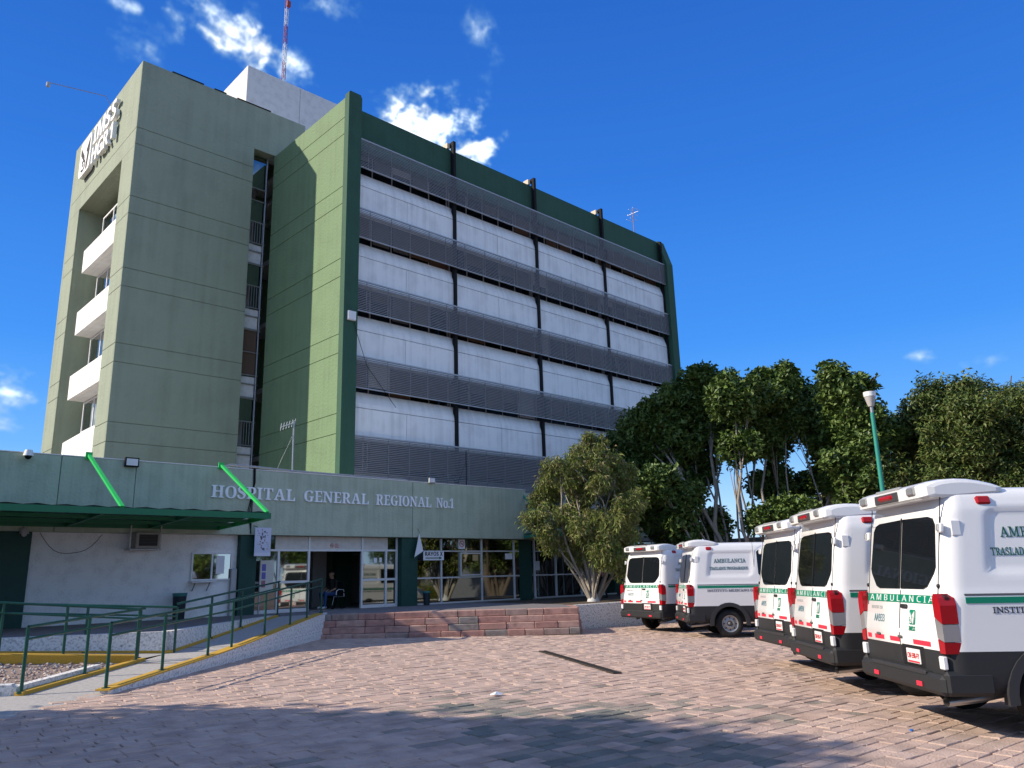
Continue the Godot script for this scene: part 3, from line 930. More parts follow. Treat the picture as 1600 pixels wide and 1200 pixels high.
	for seg: Array in [[11.9, 12.55, 1], [12.57, 13.79, 0], [13.87, 15.94, 0], [16.02, 17.1, 0], [17.12, 17.46, 1]]:
		bx(t, "transom_panel", P(seg[0], 1.07, z - 0.01), P(seg[1], 1.5, z + 0.01), mats.dark_glass if seg[2] == 1 else M("panel_cream", 0.60, 0.58, 0.53, 0.6, 0.0, "mottle", 0.7))
	# window bays
	for bay: Array in [[18.32, [18.36, 19.64, 21.76, 23.6], 23.9, -24.85], [24.8, [24.85, 26.2, 27.9, 29.5], 30.4, -25.4], [31.0, [31.05, 32.6, 34.2], 36.0, -25.4]]:
		var xs: Array = bay[1]
		z = bay[3]
		for x: float in xs:
			fr.call("window_post", x - 0.035, x + 0.035, -1.0, 1.5, 0.05)
		for i in xs.size():
			var x0: float = xs[i] + 0.035
			var x1: float = (xs[i + 1] - 0.035) if i < xs.size() - 1 else bay[2]
			for yy: Array in [[-1.0, -0.94], [-0.04, 0.02], [0.99, 1.04]]:
				fr.call("window_rail", x0, x1, yy[0], yy[1], 0.04)
			for yy: Array in [[-0.94, -0.04], [0.02, 0.99], [1.04, 1.5]]:
				bx(t, "window_pane", P(x0, yy[0], z - 0.006), P(x1, yy[1], z + 0.006), mats.mirror_glass)
	window_unit(t, "sliding_sash", P(21.15, 0.50, -24.80), Vector2(1.14, 0.92), 0.0, 1, mats.mirror_glass, al, 0.06)
	# fascia lettering, one letter each
	var sgn := thing("fascia_sign", "raised silvery capital letters naming the hospital on the sage fascia", "sign", P(15, 2.6, -24.48))
	var fb := Basis()
	for wd: Array in [["HOSPITAL", 10.12, 13.02, 2.845], ["GENERAL", 13.37, 15.97, 2.85], ["REGIONAL", 16.30, 18.86, 2.855], ["No.1", 19.12, 20.0, 2.86]]:
		letter_row(sgn, wd[0], true, 0.385, 0.05, mats.sign_metal, fb, P((wd[1] + wd[2]) * 0.5, wd[3], -24.495), wd[2] - wd[1], 0.10)

func build_platform() -> void:
	var pf := setting("platform", P(16, -1.0, -21))
	var ab := (TOP_B - TOP_A).normalized()
	var nn := Vector2(-ab.y, ab.x)
	M("step_bed", 0.20, 0.13, 0.11, 0.95, 0.0, "grain", 0.8, 0.4)
	plan_slab(pf, "paving", [TOP_A - nn * 0.34, TOP_B - nn * 0.34, Vector2(20.2, -18.9), Vector2(21.2, -24.86), Vector2(11.4, -24.86), Vector2(11.6, -22.9)], 0.45, 0.7, mats.walk)
	plan_slab(pf, "planting_floor", [Vector2(20.21, -18.9), Vector2(20.21, -18.4), Vector2(36, -18.4), Vector2(36, -25.39), Vector2(21.22, -25.0)], 0.3, 0.66, mats.soil)
	var tones: Array = []
	for c: Array in [[0.44, 0.25, 0.205], [0.47, 0.28, 0.23], [0.41, 0.23, 0.195], [0.50, 0.32, 0.265], [0.36, 0.265, 0.23], [0.28, 0.25, 0.23]]:
		tones.append(M("step_stone%d" % tones.size(), c[0], c[1], c[2], 0.9, 0.0, "stain", 1.1, 1.0))
	for k in 4:
		var front := nn * (0.125 * k)
		var y1 := 0.70 - 0.19 * k
		var x := -0.25 - 0.03 * k
		bar(pf, "step_core", Vector3(0, y1 - 0.11, 0) + to3(TOP_A + front - nn * 0.24 + ab * -0.2), Vector3(0, y1 - 0.11, 0) + to3(TOP_B + front - nn * 0.24 - ab * 0.03), 0.34, 0.16, mats.step_bed)
		var side := to3(TOP_B + ab * (0.02 + 0.03 * k))
		bar(pf, "side_stone", Vector3(0, y1 - 0.093, 0) + side - to3(nn * 0.45), Vector3(0, y1 - 0.093, 0) + side - to3(nn * 2.1), 0.34, 0.185, tones[k % 4], 0.014)
		while x < 7.82:
			var ln := minf(rng.randf_range(0.5, 1.05), 7.87 - x)
			if 7.87 - (x + ln) < 0.3:
				ln = 7.87 - x
			var c := TOP_A + ab * (x + ln * 0.5) + front - nn * (0.20 + rng.randf_range(-0.008, 0.012))
			var hgt := 0.185
			var tone: int = rng.randi() % 4 if rng.randf() < 0.8 else 4 + rng.randi() % 2
			var o := put(pf, "step_stone", box_mesh(Vector3(snappedf(ln - 0.014, 0.02), hgt, 0.42), 0.014), tones[tone], Transform3D(Basis(Vector3.UP, -ab.angle() + rng.randf_range(-0.006, 0.006)), Vector3(c.x, y1 - hgt * 0.5 + rng.randf_range(-0.004, 0.004), c.y)))
			o.rotation.z += rng.randf_range(-0.004, 0.004)
			x += ln
	# white planter wall beside the steps
	var pw := thing("planter_wall", "low white painted planter wall behind the parked ambulances", "wall", P(24, -1.9, -18.4))
	for s: Array in [[19.75, 24.5], [24.51, 28.0], [28.01, 32.0], [32.01, 36.0]]:
		bx(pw, "wall_block", P(s[0], -2.3, -18.55), P(s[1], -1.02, -18.3), mats.white_peel, 0.015)

func to3(p: Vector2) -> Vector3:
	return Vector3(p.x, 0, p.y)

func ramp_strip(parent: Node, called: String, s0: float, s1: float, t0: float, t1: float, dy0: float, dy1: float, m: Material, flat_bottom := -99.0, flat_top := -99.0) -> MeshInstance3D:
	# a solid that follows the ramp between two offsets; bottom and top are offsets from the ramp surface (or fixed heights)
	var st := begin()
	st.set_smooth_group(-1)
	var n := 8
	var prev: Array = []
	for i in n + 1:
		var s := lerpf(s0, s1, float(i) / n)
		var ring: Array = []
		for q: Array in [[t0, 0], [t1, 0], [t1, 1], [t0, 1]]:
			var p := ramp_pt(s, q[0], dy0 if q[1] == 0 else dy1)
			if q[1] == 0 and flat_bottom > -90.0:
				p.y = flat_bottom + UP0
			if q[1] == 1 and flat_top > -90.0:
				p.y = flat_top + UP0
			ring.append(p)
		if not prev.is_empty():
			for k in 4:
				var j := (k + 1) % 4
				quad(st, prev[k], prev[j], ring[j], ring[k])
		else:
			quad(st, ring[3], ring[2], ring[1], ring[0])
		prev = ring
	quad(st, prev[0], prev[1], prev[2], prev[3])
	st.generate_normals()
	return put(parent, called, st.commit(), m)

func railing(called: String, label: String, pts: Array, posts: Array, tall: float, bent := true) -> Node3D:
	# pts: floor points of the run; posts: floor points of the uprights
	var t := thing(called, label, "railing", pts[0], "green tubular railings of the ramps")
	for h: float in [tall, tall - 0.19]:
		var run: Array = []
		for p: Vector3 in pts:
			run.append(p + Vector3(0, h, 0))
		tube(t, "rail", run, 0.025 if h == tall else 0.02, mats.rail_green, 10)
	for p: Vector3 in posts:
		rod(t, "post", p - Vector3(0, 0.1, 0), p + Vector3(0, tall, 0), 0.027, mats.rail_green, -1, 10)
		rod(t, "post_foot", p - Vector3(0, 0.02, 0), p + Vector3(0, 0.012, 0), 0.065, mats.rail_green, -1, 10)
	return t

func build_ramps() -> void:
	var rp := setting("ramp", ramp_pt(5, 0.6))
	ramp_strip(rp, "ramp_surface", 0.0, 12.1, 0.02, 1.3, -0.5, 0.0, mats.concrete)
	ramp_strip(rp, "ramp_foot", -6.0, 0.0, -0.1, 1.6, -0.3, 0.0, mats.concrete)
	ramp_strip(rp, "expansion_joint", 3.30, 3.34, 0.03, 1.35, -0.02, 0.004, mats.soil)
	ramp_strip(rp, "expansion_joint", 5.6, 5.64, 0.03, 1.35, -0.02, 0.004, mats.soil)
	var d2 := Vector2(-0.86, -0.51).normalized()
	var c0 := Vector2(6.83, -18.12)           # outer corner of the raised walk
	# upper walk in front of the white wall
	var edge := [c0 + RV * 0.2, Vector2(11.62, -22.92) + RV * 0.15, Vector2(11.5, -24.83), Vector2(-2.4, -24.83)]
	var wk := setting("walkway", P(8, -1, -23))
	plan_slab(wk, "walk_slab", edge, 0.45, 0.70, mats.walk)
	# second ramp climbing to the left
	var st := begin()
	st.set_smooth_group(-1)
	var k0 := Vector2(5.9, -17.4)
	var k1 := Vector2(3.6, -18.15)
	var k2 := k1 + (k1 - k0).normalized() * 6.5
	var c1 := c0 + d2 * 3.6
	var c2 := c0 + d2 * 10.5
	var top: Array = [[k0, -1.5], [c0, -1.5], [c1, -1.29], [c2, -0.95], [k2, -0.95], [k1, -1.29]]
	quad(st, P(k0.x, -1.45, k0.y), P(k1.x, -1.27, k1.y), P(c1.x, -1.27, c1.y), P(c0.x, -1.437, c0.y))
	quad(st, P(k1.x, -1.27, k1.y), P(k2.x, -0.95, k2.y), P(c2.x, -0.95, c2.y), P(c1.x, -1.27, c1.y))
	st.generate_normals()
	put(wk, "side_ramp_surface", st.commit(), mats.concrete)
	# walls of peeling whitewash
	var lw := thing("ramp_wall", "low peeling white wall with a yellow top along the ramp side", "wall", ramp_pt(5, -0.06))
	ramp_strip(lw, "wall_body", 0.05, 12.0, -0.16, 0.02, -1.0, 0.05, mats.white_peel, -2.1)
	ramp_strip(lw, "yellow_edge", 0.0, 11.5, -0.165, 0.07, 0.05, 0.075, mats.yellow)
	var bw := thing("walk_wall", "low peeling white retaining wall of the raised walk", "wall", P(c0.x, -1.6, c0.y))
	ramp_strip(bw, "wall_body", 5.0, 11.7, 1.32, 1.56, -0.6, 0.0, mats.white_peel, -99.0, -0.985)
	bar(bw, "wall_body", P(c0.x, -1.36, c0.y) + to3(RV * 0.1), P(c2.x, -1.36, c2.y) + to3(RV * 0.1), 0.2, 0.75, mats.white_peel)
	ramp_strip(bw, "yellow_edge", 4.9, 11.6, 1.22, 1.325, -0.05, 0.045, mats.yellow)
	bar(bw, "yellow_edge", P(c0.x, -1.42, c0.y) - to3(RV * 0.06), P(c1.x, -1.27, c1.y) - to3(RV * 0.06), 0.12, 0.07, mats.yellow)
	bar(bw, "yellow_edge", P(c1.x, -1.27, c1.y) - to3(RV * 0.06), P(c2.x, -0.93, c2.y) - to3(RV * 0.06), 0.12, 0.07, mats.yellow)
	var kb := thing("yellow_kerb", "thick yellow painted kerb between gravel bed and side ramp", "kerb", P(k0.x, -1.6, k0.y))
	bar(kb, "kerb_stone", P(k0.x, -1.46, k0.y), P(k1.x, -1.28, k1.y), 0.20, 0.20, mats.yellow, 0.02)
	bar(kb, "kerb_stone", P(k1.x, -1.28, k1.y), P(k2.x, -0.96, k2.y), 0.20, 0.20, mats.yellow, 0.02)
	ramp_strip(kb, "kerb_edge", 0.0, 3.75, 1.22, 1.36, -0.3, 0.06, mats.yellow)
	var gw := thing("gravel_kerb", "low cracked white kerb round the gravel bed", "kerb", ramp_pt(0, 1.6))
	ramp_strip(gw, "kerb_wall", 0.05, 2.4, 1.37, 1.52, -0.3, 0.13, mats.white_peel)
	bar(gw, "kerb_wall", ramp_pt(0.1, 1.45, 0.0), ramp_pt(-1.2, 5.2, 0.1), 0.16, 0.34, mats.white_peel, 0.015)
	# gravel
	var gv := setting("gravel_bed", P(4, -1.6, -17))
	var q0 := ramp_pt(0.1, 1.5)
	var q1 := ramp_pt(3.6, 1.5)
	var poly := [Vector2(q0.x, q0.z), Vector2(q1.x, q1.z), k1 + Vector2(0.1, 0.1), k2, Vector2(-1.6, -17.5)]
	var bed := Plane(P(q0.x, -1.60, q0.z), P(q1.x, -1.50, q1.z), P(k1.x, -1.37, k1.y))
	var bh := func(p: Vector2) -> float: return (bed.d - bed.normal.x * p.x - bed.normal.z * p.y) / bed.normal.y
	var gs := begin()
	for i in range(1, poly.size() - 1):
		for p: Vector2 in [poly[0], poly[i], poly[i + 1]]:
			gs.add_vertex(Vector3(p.x, bh.call(p), p.y))
	gs.generate_normals()
	put(gv, "gravel_soil", gs.commit(), M("grit", 0.30, 0.23, 0.195, 0.95, 0.0, "grain", 1.6, 1.0))
	var stn := begin()
	stn.set_smooth_group(-1)
	var pg := PackedVector2Array(poly)
	var cnt := 0
	var pebble_cols := [Color(0.42, 0.30, 0.25), Color(0.36, 0.27, 0.235), Color(0.5, 0.42, 0.37), Color(0.26, 0.21, 0.19), Color(0.55, 0.49, 0.44)]
	while cnt < 5200:
		var p := Vector2(rng.randf_range(-2.0, 6.4), rng.randf_range(-21.5, -15.0))
		cnt += 1
		if not Geometry2D.is_point_in_polygon(p, pg):
			continue
		var r := rng.randf_range(0.018, 0.042)
		var c := Vector3(p.x, bh.call(p) + r * 0.3, p.y)
		var ring: Array = []
		stn.set_color(pebble_cols[rng.randi() % 5])
		for k in 5:
			var a := TAU * k / 5.0 + rng.randf() * 0.6
			ring.append(c + Vector3(cos(a) * r * rng.randf_range(0.8, 1.25), rng.randf_range(-0.2, 0.25) * r, sin(a) * r * rng.randf_range(0.8, 1.25)))
		for k in 5:
			stn.add_vertex(ring[k])
			stn.add_vertex(ring[(k + 1) % 5])
			stn.add_vertex(c + Vector3(0, r * 0.75, 0))
	stn.generate_normals()
	var pm: StandardMaterial3D = M("pebble", 1, 1, 1, 0.9)
	pm.vertex_color_use_as_albedo = true
	var pb := put(gv, "pebbles", stn.commit(), pm)
	pb.set_meta("kind", "stuff")
	# railings
	var run: Array = []
	for i in 13:
		run.append(ramp_pt(lerpf(0.1, 11.75, i / 12.0), -0.04, 0.07))
	var ps: Array = []
	for s: float in [0.1, 1.9, 3.8, 5.0, 7.0, 8.9, 10.35, 11.75]:
		ps.append(ramp_pt(s, -0.04, 0.07))
	railing("ramp_railing", "green tubular railing along the outer ramp wall up to the entrance", run, ps, 0.98)
	run = []
	for i in 5:
		run.append(ramp_pt(lerpf(0.05, 3.7, i / 4.0), 1.29, 0.05))
	railing("ramp_railing", "short green tubular railing between ramp foot and gravel bed", run, [ramp_pt(0.05, 1.29, 0.05), ramp_pt(1.75, 1.29, 0.05), ramp_pt(3.5, 1.29, 0.05)], 0.98)
	railing("ramp_railing", "pale sunlit green railing on the yellow kerb", [P(k0.x, -1.42, k0.y), P(k1.x, -1.2, k1.y), P(k2.x, -0.85, k2.y)], [P(k0.x, -1.42, k0.y), to_mid(k0, k1, 0.55, -1.3), P(k1.x, -1.2, k1.y), to_mid(k1, k2, 0.5, -1.02), P(k2.x, -0.86, k2.y)], 0.95)
	var f := to3(RV * -0.08)
	railing("ramp_railing", "green railing at the foot of the white retaining wall", [P(c0.x, -1.45, c0.y) + f, P(c1.x, -1.25, c1.y) + f, P(c2.x, -0.92, c2.y) + f], [P(c0.x, -1.45, c0.y) + f, to_mid(c0, c1, 0.5, -1.35) + f, P(c1.x, -1.25, c1.y) + f, to_mid(c1, c2, 0.5, -1.08) + f, P(c2.x, -0.92, c2.y) + f], 0.97)
	run = []
	for i in 9:
		run.append(ramp_pt(lerpf(5.0, 11.75, i / 8.0), 1.27, 0.045))
	railing("ramp_railing", "green railing between upper ramp and raised walk", run, [ramp_pt(6.9, 1.27, 0.04), ramp_pt(8.8, 1.27, 0.04), ramp_pt(11.65, 1.27, 0.04)], 0.97)

func to_mid(a: Vector2, b: Vector2, t: float, y: float) -> Vector3:
	var p := a.lerp(b, t)
	return P(p.x, y, p.y)

func build_canopy() -> void:
	var t := thing("entrance_canopy", "flat dark green steel canopy hung from the fascia by bright green struts", "canopy", P(5, 1.7, -22.5))
	var cg: Material = mats.canopy_green
	var zo := -21.1
	var zi := -24.44
	var xr := 10.45
	var yo := 1.84
	var yi := 1.72
	bar(t, "front_beam", P(-8, yo, zo), P(xr + 0.04, yo, zo), 0.08, 0.16, cg)
	bar(t, "back_beam", P(-8, yi, zi), P(xr, yi, zi), 0.08, 0.16, cg)
	for q: float in [0.36, 0.68]:
		bar(t, "purlin", P(-8, lerpf(yo, yi, q) - 0.02, lerpf(zo, zi, q)), P(xr - 0.05, lerpf(yo, yi, q) - 0.02, lerpf(zo, zi, q)), 0.06, 0.09, cg)
	for x: float in [xr, 8.3, 6.1, 3.9, 1.7, -0.5, -2.7]:
		bar(t, "rafter", P(x, yo - 0.015, zo - 0.045), P(x, yi - 0.015, zi + 0.045), 0.07, 0.12, mats.strut_green if x == xr else cg)
	var st := begin()
	st.set_smooth_group(-1)
	var n := 60
	for i in n:
		var x0 := lerpf(-8.0, xr, float(i) / n)
		var x1 := lerpf(-8.0, xr, float(i + 1) / n)
		var a := 0.10 if i % 2 == 0 else 0.135
		var b := 0.135 if i % 2 == 0 else 0.10
		quad(st, P(x0, yo + a - 0.01, zo), P(x0, yi + a - 0.01, zi), P(x1, yi + b - 0.01, zi), P(x1, yo + b - 0.01, zo))
	st.generate_normals()
	put(t, "roof_sheet", st.commit(), M("canopy_sheet", 0.012, 0.10, 0.05, 0.5))
	for x: float in [xr, 6.55, 2.6, -1.4]:
		bar(t, "strut", P(x - 0.05, 3.70, -24.48), P(x - 0.05, yo + 0.1, zo - 0.02), 0.09, 0.07, mats.strut_green)
		bx(t, "strut_plate", P(x - 0.14, 3.56, -24.496), P(x + 0.04, 3.78, -24.46), mats.strut_green)
	# second canopy to the right of the entrance, half hidden by the tree
	var t2 := thing("side_canopy", "small teal steel canopy with one hanging strut beside the leafy tree", "canopy", P(25.4, 1.7, -23.5))
	M("teal", 0.02, 0.22, 0.15, 0.45)
	bar(t2, "front_beam", P(23.95, 1.66, -23.0), P(30.0, 1.66, -23.0), 0.08, 0.15, mats.teal)
	bar(t2, "end_beam", P(23.95, 1.66, -23.05), P(23.95, 1.60, -24.9), 0.08, 0.13, mats.teal)
	bar(t2, "back_beam", P(24.0, 1.60, -24.98), P(30.0, 1.60, -24.98), 0.08, 0.13, mats.teal)
	bx(t2, "roof_sheet", P(23.9, 1.735, -24.95), P(30.0, 1.75, -22.98), mats.teal)
	bar(t2, "strut", P(23.98, 3.6, -24.7), P(24.0, 1.74, -23.05), 0.06, 0.05, mats.teal)
const AXLES := [1.07, 4.37]

# shape of the shell: how far the rear doors lean forward, in metres
func rear_z(y: float) -> float:
	return 0.0 if y < 0.95 else -(y - 0.95) * 0.165

# shape of the shell: half its width in metres at a height above the ground
func side_x(y: float) -> float:
	if y < 0.46: return lerpf(0.90, 0.985, (y - 0.40) / 0.06)
	if y < 0.60: return lerpf(0.985, 1.0, (y - 0.46) / 0.14)
	if y < 1.36: return 1.0
	if y < 1.42: return lerpf(1.0, 0.985, (y - 1.36) / 0.06)
	if y < 2.25: return lerpf(0.985, 0.925, (y - 1.42) / 0.83)
	if y < 2.36: return lerpf(0.925, 0.885, (y - 2.25) / 0.11)
	return 0.885

func roof_top(d: float) -> float:
	var k := [[0.0, 2.515], [3.6, 2.515], [3.85, 2.47], [4.05, 2.33], [4.78, 1.44], [5.0, 1.36], [5.4, 1.20], [5.52, 1.05], [5.58, 0.9]]
	for i in range(1, k.size()):
		if d <= k[i][0]:
			return lerpf(k[i - 1][1], k[i][1], (d - k[i - 1][0]) / (k[i][0] - k[i - 1][0]))
	return 0.9

func body_pt(sg: float, px: float, py: float, d: float) -> Vector3:
	var inset := 0.0
	if d < 0.16:
		inset = 0.10 * pow(1.0 - d / 0.16, 2.2)
	if d > 4.2:
		inset = 0.17 * pow((d - 4.2) / 1.38, 2.0)
	var x := maxf(px - inset, 0.0) if px > 0.4 else px
	var y := py - (inset * 0.6 if py > 2.2 and d < 0.2 else 0.0)
	var belt := 0.88
	if y > belt:
		y = belt + (y - belt) * (roof_top(d) - belt) / (2.515 - belt)
	# pressed panel field on the load side
	if px > 0.9 and py > 1.5 and py < 2.31 and d > 0.36 and d < 1.72:
		var q := Vector2(absf(d - 1.04) - 0.50, absf(py - 1.92) - 0.23)
		var sd := Vector2(maxf(q.x, 0), maxf(q.y, 0)).length() + minf(maxf(q.x, q.y), 0.0) - 0.12
		x -= 0.026 * smoothstep(0.0, 0.05, -sd)
	return Vector3(sg * x, y, rear_z(py) * (1.0 if d < 3.0 else 0.0 if d > 4.0 else 4.0 - d) - d)

func van_shell(lo: float, hi: float) -> Mesh:
	var prof: Array = []
	var y := lo
	while y < minf(hi, 2.36) - 0.001:
		prof.append(Vector2(side_x(y), y))
		y += 0.045
	if hi < 2.4:
		prof.append(Vector2(side_x(hi), hi))
	else:
		for q: Vector2 in [Vector2(0.885, 2.36), Vector2(0.865, 2.405), Vector2(0.83, 2.445), Vector2(0.76, 2.475), Vector2(0.6, 2.495), Vector2(0.3, 2.511), Vector2(0.0, 2.515)]:
			prof.append(q)
	var ds: Array = [0.0, 0.02, 0.05, 0.10, 0.16]
	var d := 0.21
	while d < 5.56:
		ds.append(d)
		d += 0.055
	ds.append(5.58)
	var st := begin()
	st.set_smooth_group(0)
	for sg in [-1.0, 1.0]:
		for i in ds.size() - 1:
			for j in prof.size() - 1:
				var dm: float = (ds[i] + ds[i + 1]) * 0.5
				var ym: float = (prof[j].y + prof[j + 1].y) * 0.5
				var cut := false
				for ax: float in AXLES:
					if Vector2(dm - ax, ym - 0.36).length() < 0.455:
						cut = true
				if cut:
					continue
				var a := body_pt(sg, prof[j].x, prof[j].y, ds[i])
				var b := body_pt(sg, prof[j].x, prof[j].y, ds[i + 1])
				var c := body_pt(sg, prof[j + 1].x, prof[j + 1].y, ds[i + 1])
				var e := body_pt(sg, prof[j + 1].x, prof[j + 1].y, ds[i])
				if sg > 0:
					quad(st, a, e, c, b)
				else:
					quad(st, a, b, c, e)
	for j in prof.size() - 1:
		for ends: Array in [[0.0, false], [5.58, true]]:
			var a := body_pt(-1, prof[j].x, prof[j].y, ends[0])
			var b := body_pt(1, prof[j].x, prof[j].y, ends[0])
			var c := body_pt(1, prof[j + 1].x, prof[j + 1].y, ends[0])
			var e := body_pt(-1, prof[j + 1].x, prof[j + 1].y, ends[0])
			if ends[1]:
				quad(st, a, b, c, e)
			else:
				quad(st, a, e, c, b)
	st.generate_normals()
	return st.commit()

func rear_xf(x: float, y: float, off: float) -> Transform3D:
	var b := Basis(Vector3.RIGHT, -0.1635) if y > 0.95 else Basis()
	return Transform3D(b, Vector3(x, y, rear_z(y)) + b.z * off)

func lathe(pts: PackedVector2Array, seg := 28) -> Mesh:      # (along axis x, radius)
	var st := begin()
	st.set_smooth_group(0)
	for k in seg:
		var a := TAU * k / seg
		var b := TAU * (k + 1) / seg
		for i in pts.size() - 1:
			var p := pts[i]
			var q := pts[i + 1]
			quad(st, Vector3(p.x, cos(a) * p.y, sin(a) * p.y), Vector3(p.x, cos(b) * p.y, sin(b) * p.y), Vector3(q.x, cos(b) * q.y, sin(b) * q.y), Vector3(q.x, cos(a) * q.y, sin(a) * q.y))
	st.generate_normals()
	return st.commit()

func make_van() -> Node3D:
	var v := thing("ambulance", "ambulance", "ambulance")
	var white: StandardMaterial3D = M("van_white", 0.72, 0.725, 0.73, 0.32)
	white.clearcoat_enabled = true
	white.clearcoat = 0.5
	white.clearcoat_roughness = 0.06
	var black: Material = M("van_black", 0.022, 0.023, 0.025, 0.55)
	var glass: Material = M("van_glass", 0.006, 0.007, 0.008, 0.03)
	var green: Material = M("van_green", 0.0, 0.20, 0.115, 0.4)
	var red: Material = M("van_red", 0.33, 0.006, 0.012, 0.15)
	var redtape: Material = M("red_tape", 0.62, 0.03, 0.06, 0.5)
	var clear: Material = M("lens_clear", 0.42, 0.43, 0.45, 0.15, 0.6)
	var chrome: Material = M("steel", 0.45, 0.45, 0.46, 0.3, 0.9)
	var I := func(x: float, y: float, z: float) -> Transform3D: return Transform3D(Basis(), Vector3(x, y, z))
	var body := put(v, "body", van_shell(0.82, 2.515), white, Transform3D(), true)
	put(v, "lower_cladding", van_shell(0.40, 0.82), black, Transform3D(), true)
	put(v, "chassis", box_mesh(Vector3(1.5, 0.34, 5.0)), mats.underbody, I.call(0.0, 0.56, -2.75), true)
	put(v, "chassis_plate", box_mesh(Vector3(1.84, 0.02, 5.2)), mats.underbody, I.call(0.0, 0.82, -2.75), true)
	# rear doors
	for sg in [-1.0, 1.0]:
		var pts := PackedVector2Array([Vector2(0.015, 0.375), Vector2(0.60, 0.365), Vector2(0.70, 0.34), Vector2(0.755, 0.27), Vector2(0.79, -0.18), Vector2(0.76, -0.24), Vector2(0.62, -0.385), Vector2(0.54, -0.41), Vector2(0.015, -0.41)])
		for i in pts.size():
			pts[i].x *= sg
		put(v, "rear_window", slab_mesh(pts, 0.02), glass, rear_xf(0, 1.83, 0.010), true)
		var hb := rear_xf(sg * 0.895, 2.05, 0.02)
		put(v, "hinge", box_mesh(Vector3(0.09, 0.10, 0.04), 0.01), white, hb, true)
		put(v, "hinge_pin", box_mesh(Vector3(0.03, 0.07, 0.03), 0.006), chrome, rear_xf(sg * 0.90, 2.05, 0.045), true)
		put(v, "hinge", box_mesh(Vector3(0.09, 0.13, 0.05), 0.01), white, I.call(sg * 0.93, 0.71, 0.015), true)
		put(v, "hinge_plate", box_mesh(Vector3(0.02, 0.16, 0.10), 0.008), white, I.call(sg * (side_x(2.05) + 0.0), 2.05, -0.30), true)
		put(v, "door_seam", box_mesh(Vector3(0.012, 1.22, 0.006)), black, rear_xf(sg * 0.845, 1.83, 0.002), true)
		put(v, "door_bumper", lathe(PackedVector2Array([Vector2(0.0, 0.022), Vector2(0.02, 0.02), Vector2(0.024, 0.0)]), 12), black, Transform3D(Basis(Vector3(0, 0, 1), Vector3.UP, Vector3(-1, 0, 0)), Vector3(sg * 0.86, 1.46, rear_z(1.46))), true)
		# tail lamp: red, clear, red
		var lamp := Node3D.new()
		lamp.name = "tail_lamp"
		v.add_child(lamp, true)
		var zt := 0.022
		for prt: Array in [["red_lens", [Vector2(0.872, 1.15), Vector2(1.008, 1.09), Vector2(1.012, 1.27), Vector2(0.99, 1.34), Vector2(0.945, 1.385), Vector2(0.905, 1.385), Vector2(0.872, 1.33)], red], ["clear_lens", [Vector2(0.882, 0.945), Vector2(1.004, 0.915), Vector2(1.007, 1.082), Vector2(0.873, 1.142)], clear], ["red_lens", [Vector2(0.888, 0.815), Vector2(0.90, 0.80), Vector2(0.995, 0.80), Vector2(1.003, 0.907), Vector2(0.883, 0.937)], red]]:
			var pp := PackedVector2Array()
			for q: Vector2 in prt[1]:
				pp.append(Vector2(q.x * sg, q.y))
			put(lamp, prt[0], slab_mesh(pp, 0.17), prt[2], Transform3D(Basis(Vector3.UP, sg * 0.02) , Vector3(-sg * 0.0, 0, zt + 0.012)), true)
		put(lamp, "housing", box_mesh(Vector3(0.13, 0.58, 0.10), 0.03), M("lamp_dark", 0.05, 0.004, 0.006, 0.4), I.call(sg * 0.93, 1.09, -0.075), true)
		put(v, "bumper_reflector", box_mesh(Vector3(0.12, 0.05, 0.012), 0.004), redtape, I.call(sg * 0.52, 0.47, 0.092), true)
		put(v, "bumper_side", box_mesh(Vector3(0.10, 0.24, 0.50), 0.04), black, I.call(sg * 0.955, 0.515, -0.20), true)
		# flares, wheels
		for ax: float in AXLES:
			var fl := PackedVector2Array()
			for k in 17:
				var a := lerpf(-0.12, PI + 0.12, k / 16.0)
				fl.append(Vector2(cos(a) * 0.535, sin(a) * 0.535))
			for k in 17:
				var a := lerpf(PI + 0.12, -0.12, k / 16.0)
				fl.append(Vector2(cos(a) * 0.435, sin(a) * 0.435))
			var fb := Basis(Vector3(0, 0, -sg), Vector3.UP, Vector3(sg, 0, 0))
			put(v, "wheel_flare", slab_mesh(fl, 0.10), M("flare_black", 0.03, 0.031, 0.034, 0.5), Transform3D(fb, Vector3(sg * 1.018, 0.37, -ax)), true)
			var wh := Node3D.new()
			wh.name = "wheel"
			v.add_child(wh, true)
			wh.transform = Transform3D(Basis(Vector3(sg, 0, 0), Vector3.UP, Vector3(0, 0, sg)), Vector3(sg * 0.86, 0.36, -ax))
			put(wh, "tyre", lathe(PackedVector2Array([Vector2(-0.11, 0.21), Vector2(-0.115, 0.30), Vector2(-0.09, 0.35), Vector2(-0.03, 0.362), Vector2(0.03, 0.362), Vector2(0.09, 0.35), Vector2(0.115, 0.30), Vector2(0.112, 0.225), Vector2(0.07, 0.205)]), 36), M("rubber", 0.018, 0.018, 0.019, 0.85, 0.0, "grain", 3.0), Transform3D(), true)
			put(wh, "rim", lathe(PackedVector2Array([Vector2(0.10, 0.222), Vector2(0.105, 0.205), Vector2(0.055, 0.185), Vector2(0.05, 0.15), Vector2(0.085, 0.12), Vector2(0.09, 0.075), Vector2(0.06, 0.06), Vector2(0.06, 0.0)]), 32), M("rim_gray", 0.33, 0.33, 0.33, 0.4, 0.6), Transform3D(), true)
			for k in 8:
				var a := TAU * k / 8.0
				put(wh, "rim_hole", box_mesh(Vector3(0.02, 0.045, 0.026), 0.006), mats.underbody, Transform3D(Basis(Vector3.RIGHT, a), Vector3(0.062, cos(a) * 0.155, sin(a) * 0.155)), true)
